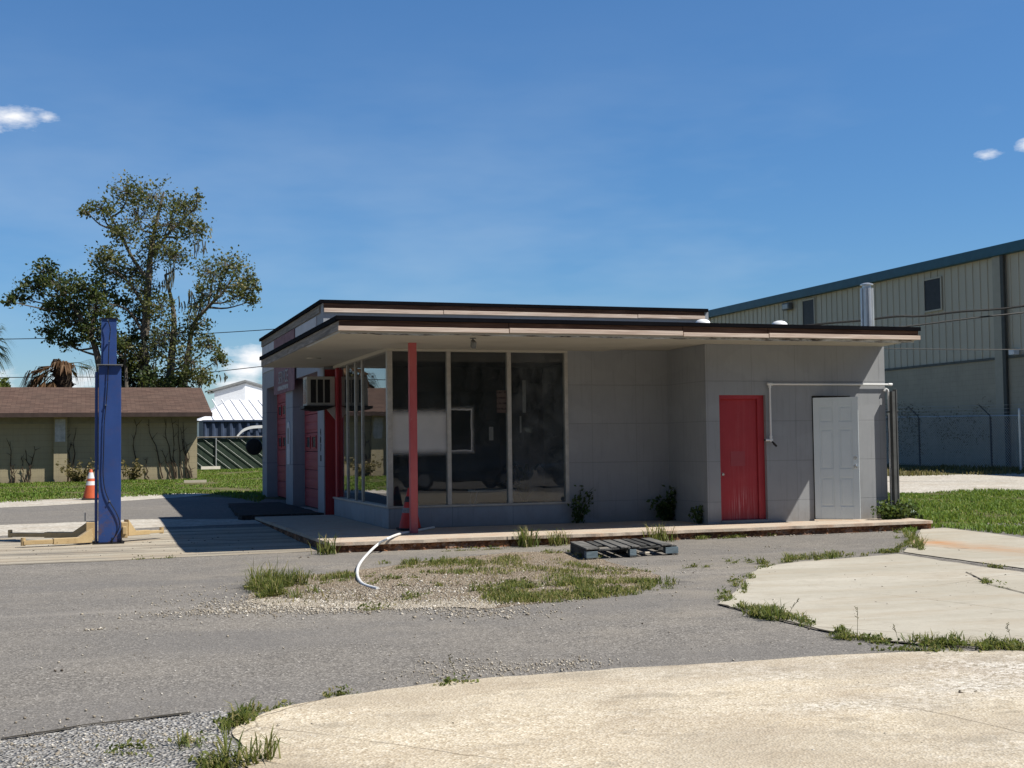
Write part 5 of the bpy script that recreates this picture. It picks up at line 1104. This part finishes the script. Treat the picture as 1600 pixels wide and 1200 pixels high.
def cl(*a): return [(TP(x, y, random.uniform(-1.6, 1.6)), r*pm, (r*(k if k else .8))*pm) for x, y, r, k in a]
big = cl((200, 300, 34, .7), (160, 325, 24, .7), (135, 330, 14, .6), (240, 308, 36, .8), (285, 320, 30, .7), (308, 303, 10, .8), (215, 340, 40, .8), (265, 350, 38, .8), (305, 358, 28, .7), (190, 365, 28, .8), (240, 385, 40, .8), (210, 420, 36, .7), (165, 402, 26, .7), (180, 425, 30, .7), (270, 400, 32, .7),
         (225, 455, 30, .9), (250, 480, 30, .9), (215, 500, 26, 1), (265, 520, 36, .9), (305, 505, 28, .9), (325, 540, 26, .8), (345, 560, 16, .7), (290, 560, 36, .9), (260, 590, 40, .8), (225, 560, 30, 1), (310, 590, 26, .6), (240, 540, 30, 1), (195, 540, 22, 1.1))
tk = [([TP(226, 640), TP(224, 560), TP(228, 500), TP(232, 440), TP(236, 390), TP(246, 340), TP(256, 300)], .24, .04), ([TP(262, 640, .5), TP(268, 560, .5), TP(272, 510, .5), TP(268, 470, .3), TP(258, 430)], .2, .05),
      ([TP(232, 440), TP(205, 400), TP(185, 360), TP(165, 325)], .09, .03), ([TP(226, 480), TP(200, 440), TP(165, 415)], .08, .03), ([TP(236, 400), TP(268, 360), TP(300, 330)], .08, .03), ([TP(224, 520), TP(200, 485), TP(170, 475)], .08, .03)]
tree('tall_tree', 'tallest tree, airy olive crown, standing behind the tan building', (TP(240, 640)[0], TY, bz), tk, big, 40, 14, .13, LEAFM, r0=.25)
rt_ = cl((330, 425, 30, .8), (360, 415, 28, .8), (385, 435, 24, .9), (345, 450, 36, .8), (375, 460, 28, .8), (318, 460, 20, .9), (310, 480, 16, 1), (400, 445, 12, 1), (395, 470, 14, .7))
tree('leaning_tree', 'thin pale tree leaning right of the tallest tree, above the tan roof end', (TP(285, 640, 1)[0], TY+1, bz), [([TP(285, 640, 1), TP(292, 570, 1), TP(302, 510, 1), TP(325, 480, 1), TP(350, 455, 1), TP(365, 430, 1)], .14, .03), ([TP(325, 480, 1), TP(330, 450, 1), TP(335, 425, 1)], .06, .02)], rt_, 36, 12, .13, LEAFM)
lt = cl((75, 425, 26, .8), (55, 450, 26, .7), (30, 465, 18, .7), (12, 470, 12, .7), (95, 450, 30, .8), (130, 445, 30, .8), (165, 455, 26, .8), (120, 475, 34, .8), (150, 480, 30, .8), (90, 490, 30, .7), (120, 505, 34, .8), (80, 520, 24, .6), (105, 535, 22, .7), (190, 470, 16, .8), (150, 515, 28, .8), (175, 500, 18, .9))
tree('left_tree', 'dark spreading tree left of the tallest tree, behind the blue column', (TP(160, 640, -1)[0], TY-1, bz), [([TP(160, 640, -1), TP(155, 570, -1), TP(140, 520, -1), TP(115, 480, -1), TP(90, 445, -1)], .18, .04), ([TP(140, 520, -1), TP(150, 480, -1), TP(150, 450, -1)], .1, .03)], lt, 38, 16, .14, LEAFL)
lo = cl((190, 560, 26, 1), (185, 590, 26, 1), (210, 590, 30, .9), (175, 535, 18, 1), (200, 530, 20, 1), (240, 600, 30, .7), (280, 600, 26, .7))
tree('understorey_tree', 'dark low tree right behind the blue column and tan roof', (TP(198, 640, -.5)[0], TY-.5, bz), [([TP(198, 640, -.5), TP(197, 590, -.5), TP(195, 550, -.5)], .12, .04)], lo, 34, 18, .17, LEAFD)
# strands of hanging moss
m = MB()
for x, y, L_ in ((305, 380, 22), (320, 385, 18), (262, 430, 26), (268, 420, 40), (252, 520, 36), (246, 525, 28), (312, 590, 20), (300, 560, 30), (285, 470, 22), (292, 455, 30), (308, 470, 26), (340, 560, 16), (350, 585, 14), (225, 530, 30), (240, 570, 30), (255, 440, 22)):
    for k in range(5):
        xx = x+random.gauss(0, 4); p = TP(xx, y+random.gauss(0, 4), -.6); q = TP(xx+random.gauss(0, 1.5), y+L_*random.uniform(.5, 1.1), -.6); m.tube([p, ((p[0]+q[0])/2+.03, p[1], (p[2]+q[2])/2), q], [.022, .03, .008], 4)
tag(m.build('hanging_moss', simple('grey green moss', (.11, .115, .085), .95, .3, 8)), kind='stuff')
tree('far_bush', 'bright green treetop above the tan roof at the left edge', (TP(-5, 640, 14)[0], TY+14, .43), [([TP(-5, 640, 14), TP(-5, 610, 14)], .1, .05)], [(TP(x, y, 14), r*pm*1.3, r*pm*1.1) for x, y, r in ((-8, 605, 14), (6, 600, 10), (-20, 598, 16), (10, 612, 10))], 30, 20, .2, leafmat('bright leaves', [(0, (.06, .09, .02)), (1, (.2, .24, .06))]))
# palms
def frond(m, cols, c, d, L, droop, n, wleaf, fan=True):
    """a fan of narrow leaflets at the end of a stalk"""
    d = Vector(d).normalized(); st = Vector(c); tip = st+d*L*.45+Vector((0, 0, -droop*L*.12)); m.tube([st, (st+tip)/2+Vector((0, 0, .05)), tip], [.02, .016, .012], 4)
    sd = d.cross(Vector((0, 0, 1))); sd = sd.normalized() if sd.length > .01 else Vector((1, 0, 0)); u_ = sd.cross(d)
    for i in range(n):
        a = -1.25+2.5*i/(n-1)+random.uniform(-.06, .06); dd = d*math.cos(a)+sd*math.sin(a)*.9+u_*.15*random.uniform(-1, 1); l = L*.75*random.uniform(.8, 1.1)
        p1 = tip+dd*l*.55+Vector((0, 0, -droop*l*.18)); p2 = tip+dd*l*.85+Vector((0, 0, -droop*l*.65)); w_ = sd*wleaf if abs(math.sin(a)) < .7 else u_*wleaf
        k = len(m.v); m.add([tip-w_*.3, tip+w_*.3, p1+w_*.5, p1-w_*.5, p2], [(0, 1, 2, 3), (3, 2, 4)])
def palm(name, label, base, top, r, fr_, mat, boots=True):
    t = thing(name, label, 'palm', base); m = MB(); B = Vector(base); T = Vector(top)-B
    m.tube([Vector((0, 0, 0)), T*.5+Vector((.05, 0, 0)), T], [r*1.0, r*.9, r*1.15], 9)
    if boots:
        for i in range(150):
            s = random.uniform(.35, 1); a = random.uniform(0, 6.28); d = Vector((math.cos(a), math.sin(a), 0)); p = T*s+d*r*.9; m.tube([p, p+d*random.uniform(.08, .24)+Vector((0, 0, random.uniform(-.05, .16)))], [.045, .012], 4)
    m.build('trunk', BARKD, t, local=True)
    for grp, (mt, lst) in enumerate(fr_):
        for d, L, dr, n, wl2 in lst:
            m = MB(); frond(m, None, T, d, L, dr, n, wl2); me_ = m.build('frond', mt, t, local=True, fix=False)
            a_ = me_.data.attributes.new('var', 'FLOAT', 'POINT'); a_.data.foreach_set('value', RNG.uniform(0, 1, len(me_.data.vertices)).astype(np.float32))
pb2 = TP(103, 640, -3); pt2 = TP(98, 572, -3)
dead = [((-1, .1, -.05), 1.5, 1.6, 26, .085), ((-.9, -.4, .25), 1.6, 1.5, 26, .085), ((-.7, .4, -.5), 1.4, 1.6, 24, .085), ((-1, -.2, -.4), 1.5, 1.8, 26, .085), ((-.6, -.5, -.7), 1.3, 1.3, 22, .085), ((-.9, .2, .35), 1.2, 1.4, 22, .085), ((-.3, -.3, .8), .8, 1.6, 18, .085), ((.1, -.4, .6), .75, 1.9, 18, .085), ((.35, -.2, .4), .7, 1.8, 16, .085), ((-1.2, .1, -.25), 1.8, 1.5, 24, .085), ((-.8, -.1, -.55), 1.7, 1.4, 24, .085)]
gr_ = [((.9, -.2, .7), 1.7, 1.6, 22, .035), ((1, .2, .45), 1.5, 1.5, 20, .035)]
dead = dead+[((d[0]+random.gauss(0, .25), d[1]+random.gauss(0, .3), d[2]+random.gauss(0, .2)), L*random.uniform(.8, 1.1), dr, n, w2) for d, L, dr, n, w2 in dead[:9]]
palm('dead_palm', 'cabbage palm with a skirt of dead brown fronds behind the tan roof', (pb2[0], pb2[1], g(33)), pt2, .30, [(DEADF, dead), (PALMG, gr_)], DEADF)
lp = TP(-32, 527, -3); fans = [((math.cos(a), random.uniform(-.5, .5), math.sin(a)), 1.25*random.uniform(.85, 1.1), .7, 26, .03) for a in np.linspace(-.9, 1.1, 7)]+[((math.cos(a), -.6, math.sin(a)), 1.1, .6, 24, .03) for a in np.linspace(1.4, 4.2, 8)]
palm('green_palm', 'green fan palm half out of the picture at the left edge', (lp[0]-.3, lp[1], g(33)), lp, .2, [(PALMG, fans)], PALMG, False)
# dark cars parked on the street side, which the shop glass mirrors
CARP = NT('navy car paint'); CARP.bsdf((.010, .014, .024), .25, None, spec=.5); CARP.b.inputs['Coat Weight'].default_value = 1; CARPM = CARP.mat
CGL = simple('tinted car glass', (.008, .009, .010), .05, .1, 4, 0, 0, .5); TYRE = simple('tyre rubber', (.02, .02, .02), .8, .2, 9); RIMM = simple('alloy rim', (.5, .5, .5), .3, .1, 6, .05, .8)
car = thing('parked_car', 'dark navy parked car seen only as a reflection in the left shop window', 'car', (5.2, -23.2, -.15), 'cars mirrored in the shop glass')
m = MB(); prof = [(.0, .40), (.02, .72), (.10, .84), (1.25, 1.00), (3.9, 1.04), (4.62, 1.0), (4.74, .80), (4.76, .42), (4.55, .30), (.2, .30)]; n = len(prof)
m.add([(x, .06 if 2 <= i <= 5 else 0, z) for i, (x, z) in enumerate(prof)]+[(x, 1.74 if 2 <= i <= 5 else 1.8, z) for i, (x, z) in enumerate(prof)], [tuple(range(n)), tuple(range(2*n-1, n-1, -1))]+[(i, n+i, n+(i+1) % n, (i+1) % n) for i in range(n)])
body = m.build('body', CARPM, car, local=True, bevel=.06)
m = MB(); lo = [(1.15, .1), (4.35, .1), (4.35, 1.7), (1.15, 1.7)]; hi = [(2.0, .3), (3.7, .3), (3.7, 1.5), (2.0, 1.5)]
m.add([(x, y, 1.0) for x, y in lo]+[(x, y, 1.46) for x, y in hi], [(0, 1, 5, 4), (1, 2, 6, 5), (2, 3, 7, 6), (3, 0, 4, 7)]); m.build('window', CGL, car, local=True)
m = MB(); m.prism([(1.95, .27), (3.75, .27), (3.75, 1.53), (1.95, 1.53)], 1.44, 1.49); m.build('roof', CARPM, car, local=True, bevel=.03)
for x in (.9, 3.75):
    for y in (.0, 1.62):
        wv_ = MB(); wv_.lathe([(.22, y), (.32, y+.02), (.335, y+.1), (.32, y+.18), (.22, y+.2)], (x, 0, .335), 24, 0, 'y'); wo = wv_.build('wheel', TYRE, car, local=True, smooth=True); wo2 = MB(); wo2.lathe([(.2, y-.01), (.21, y+.21)], (x, 0, .335), 20, 0, 'y'); wo2.build('rim', RIMM, wo, local=True)
for y in (.18, 1.4):
    MB().box(-.02, .05, y, y+.25, .64, .76).build('headlight', STEEL, car, local=True, bevel=.02); MB().box(4.7, 4.78, y, y+.25, .72, .86).build('tail_light', REDM, car, local=True, bevel=.02)
for dx, lb in ((5.5, 'dark navy parked car seen only as a reflection in the middle shop window'), (11.0, 'dark navy parked car seen only as a reflection in the right shop window')):
    c2 = copy_tree(car); c2.location.x += dx; c2['label'] = lb
# woods across the street that the shop glass mirrors
P = []; V_ = []; WOODD = leafmat('shaded wood leaves', [(0, (.008, .014, .006)), (1, (.035, .045, .015))], .1)
for i in range(2600):
    x = random.uniform(-45, 60); y = -62+random.uniform(-4, 4); top = 9+4*mnoise.noise((x*.12, 1, 2))+3*mnoise.noise((x*.5, 4, 2)); z = random.uniform(.6, 1)**.8*top if random.random() < .5 else random.uniform(.2, top)
    P.append(RNG.normal(0, .8, (26, 3))+np.array([x, y, z])); V_.append(np.clip(RNG.normal(.4, .2, 26), 0, 1))
P = np.concatenate(P); P[:, 2] = np.abs(P[:, 2])-.1
tag(leaves('street_woods', P, 1.2, WOODD, None, np.concatenate(V_), .7), kind='stuff')
# dry brush on the warehouse fence
L = []
for i in range(150):
    t = random.uniform(0, 1); a, b = (fp[1], fp[2]) if random.random() < .6 else (fp[2], fp[3]); p = a+(b-a)*t; z = random.choice((random.uniform(1.2, 2.4), random.uniform(1.8, 2.5), random.uniform(.5, 2.2)))
    L.append(np.array([p[0], p[1]+.15, p[2]+z])+RNG.normal(0, .16, (14, 3)))
BRM = leafmat('dry brush', [(0, (.06, .045, .025)), (1, (.2, .16, .10))], .2, .9)
tag(leaves('dry_brush', np.concatenate(L), .09, BRM, None, None, .25), kind='stuff')
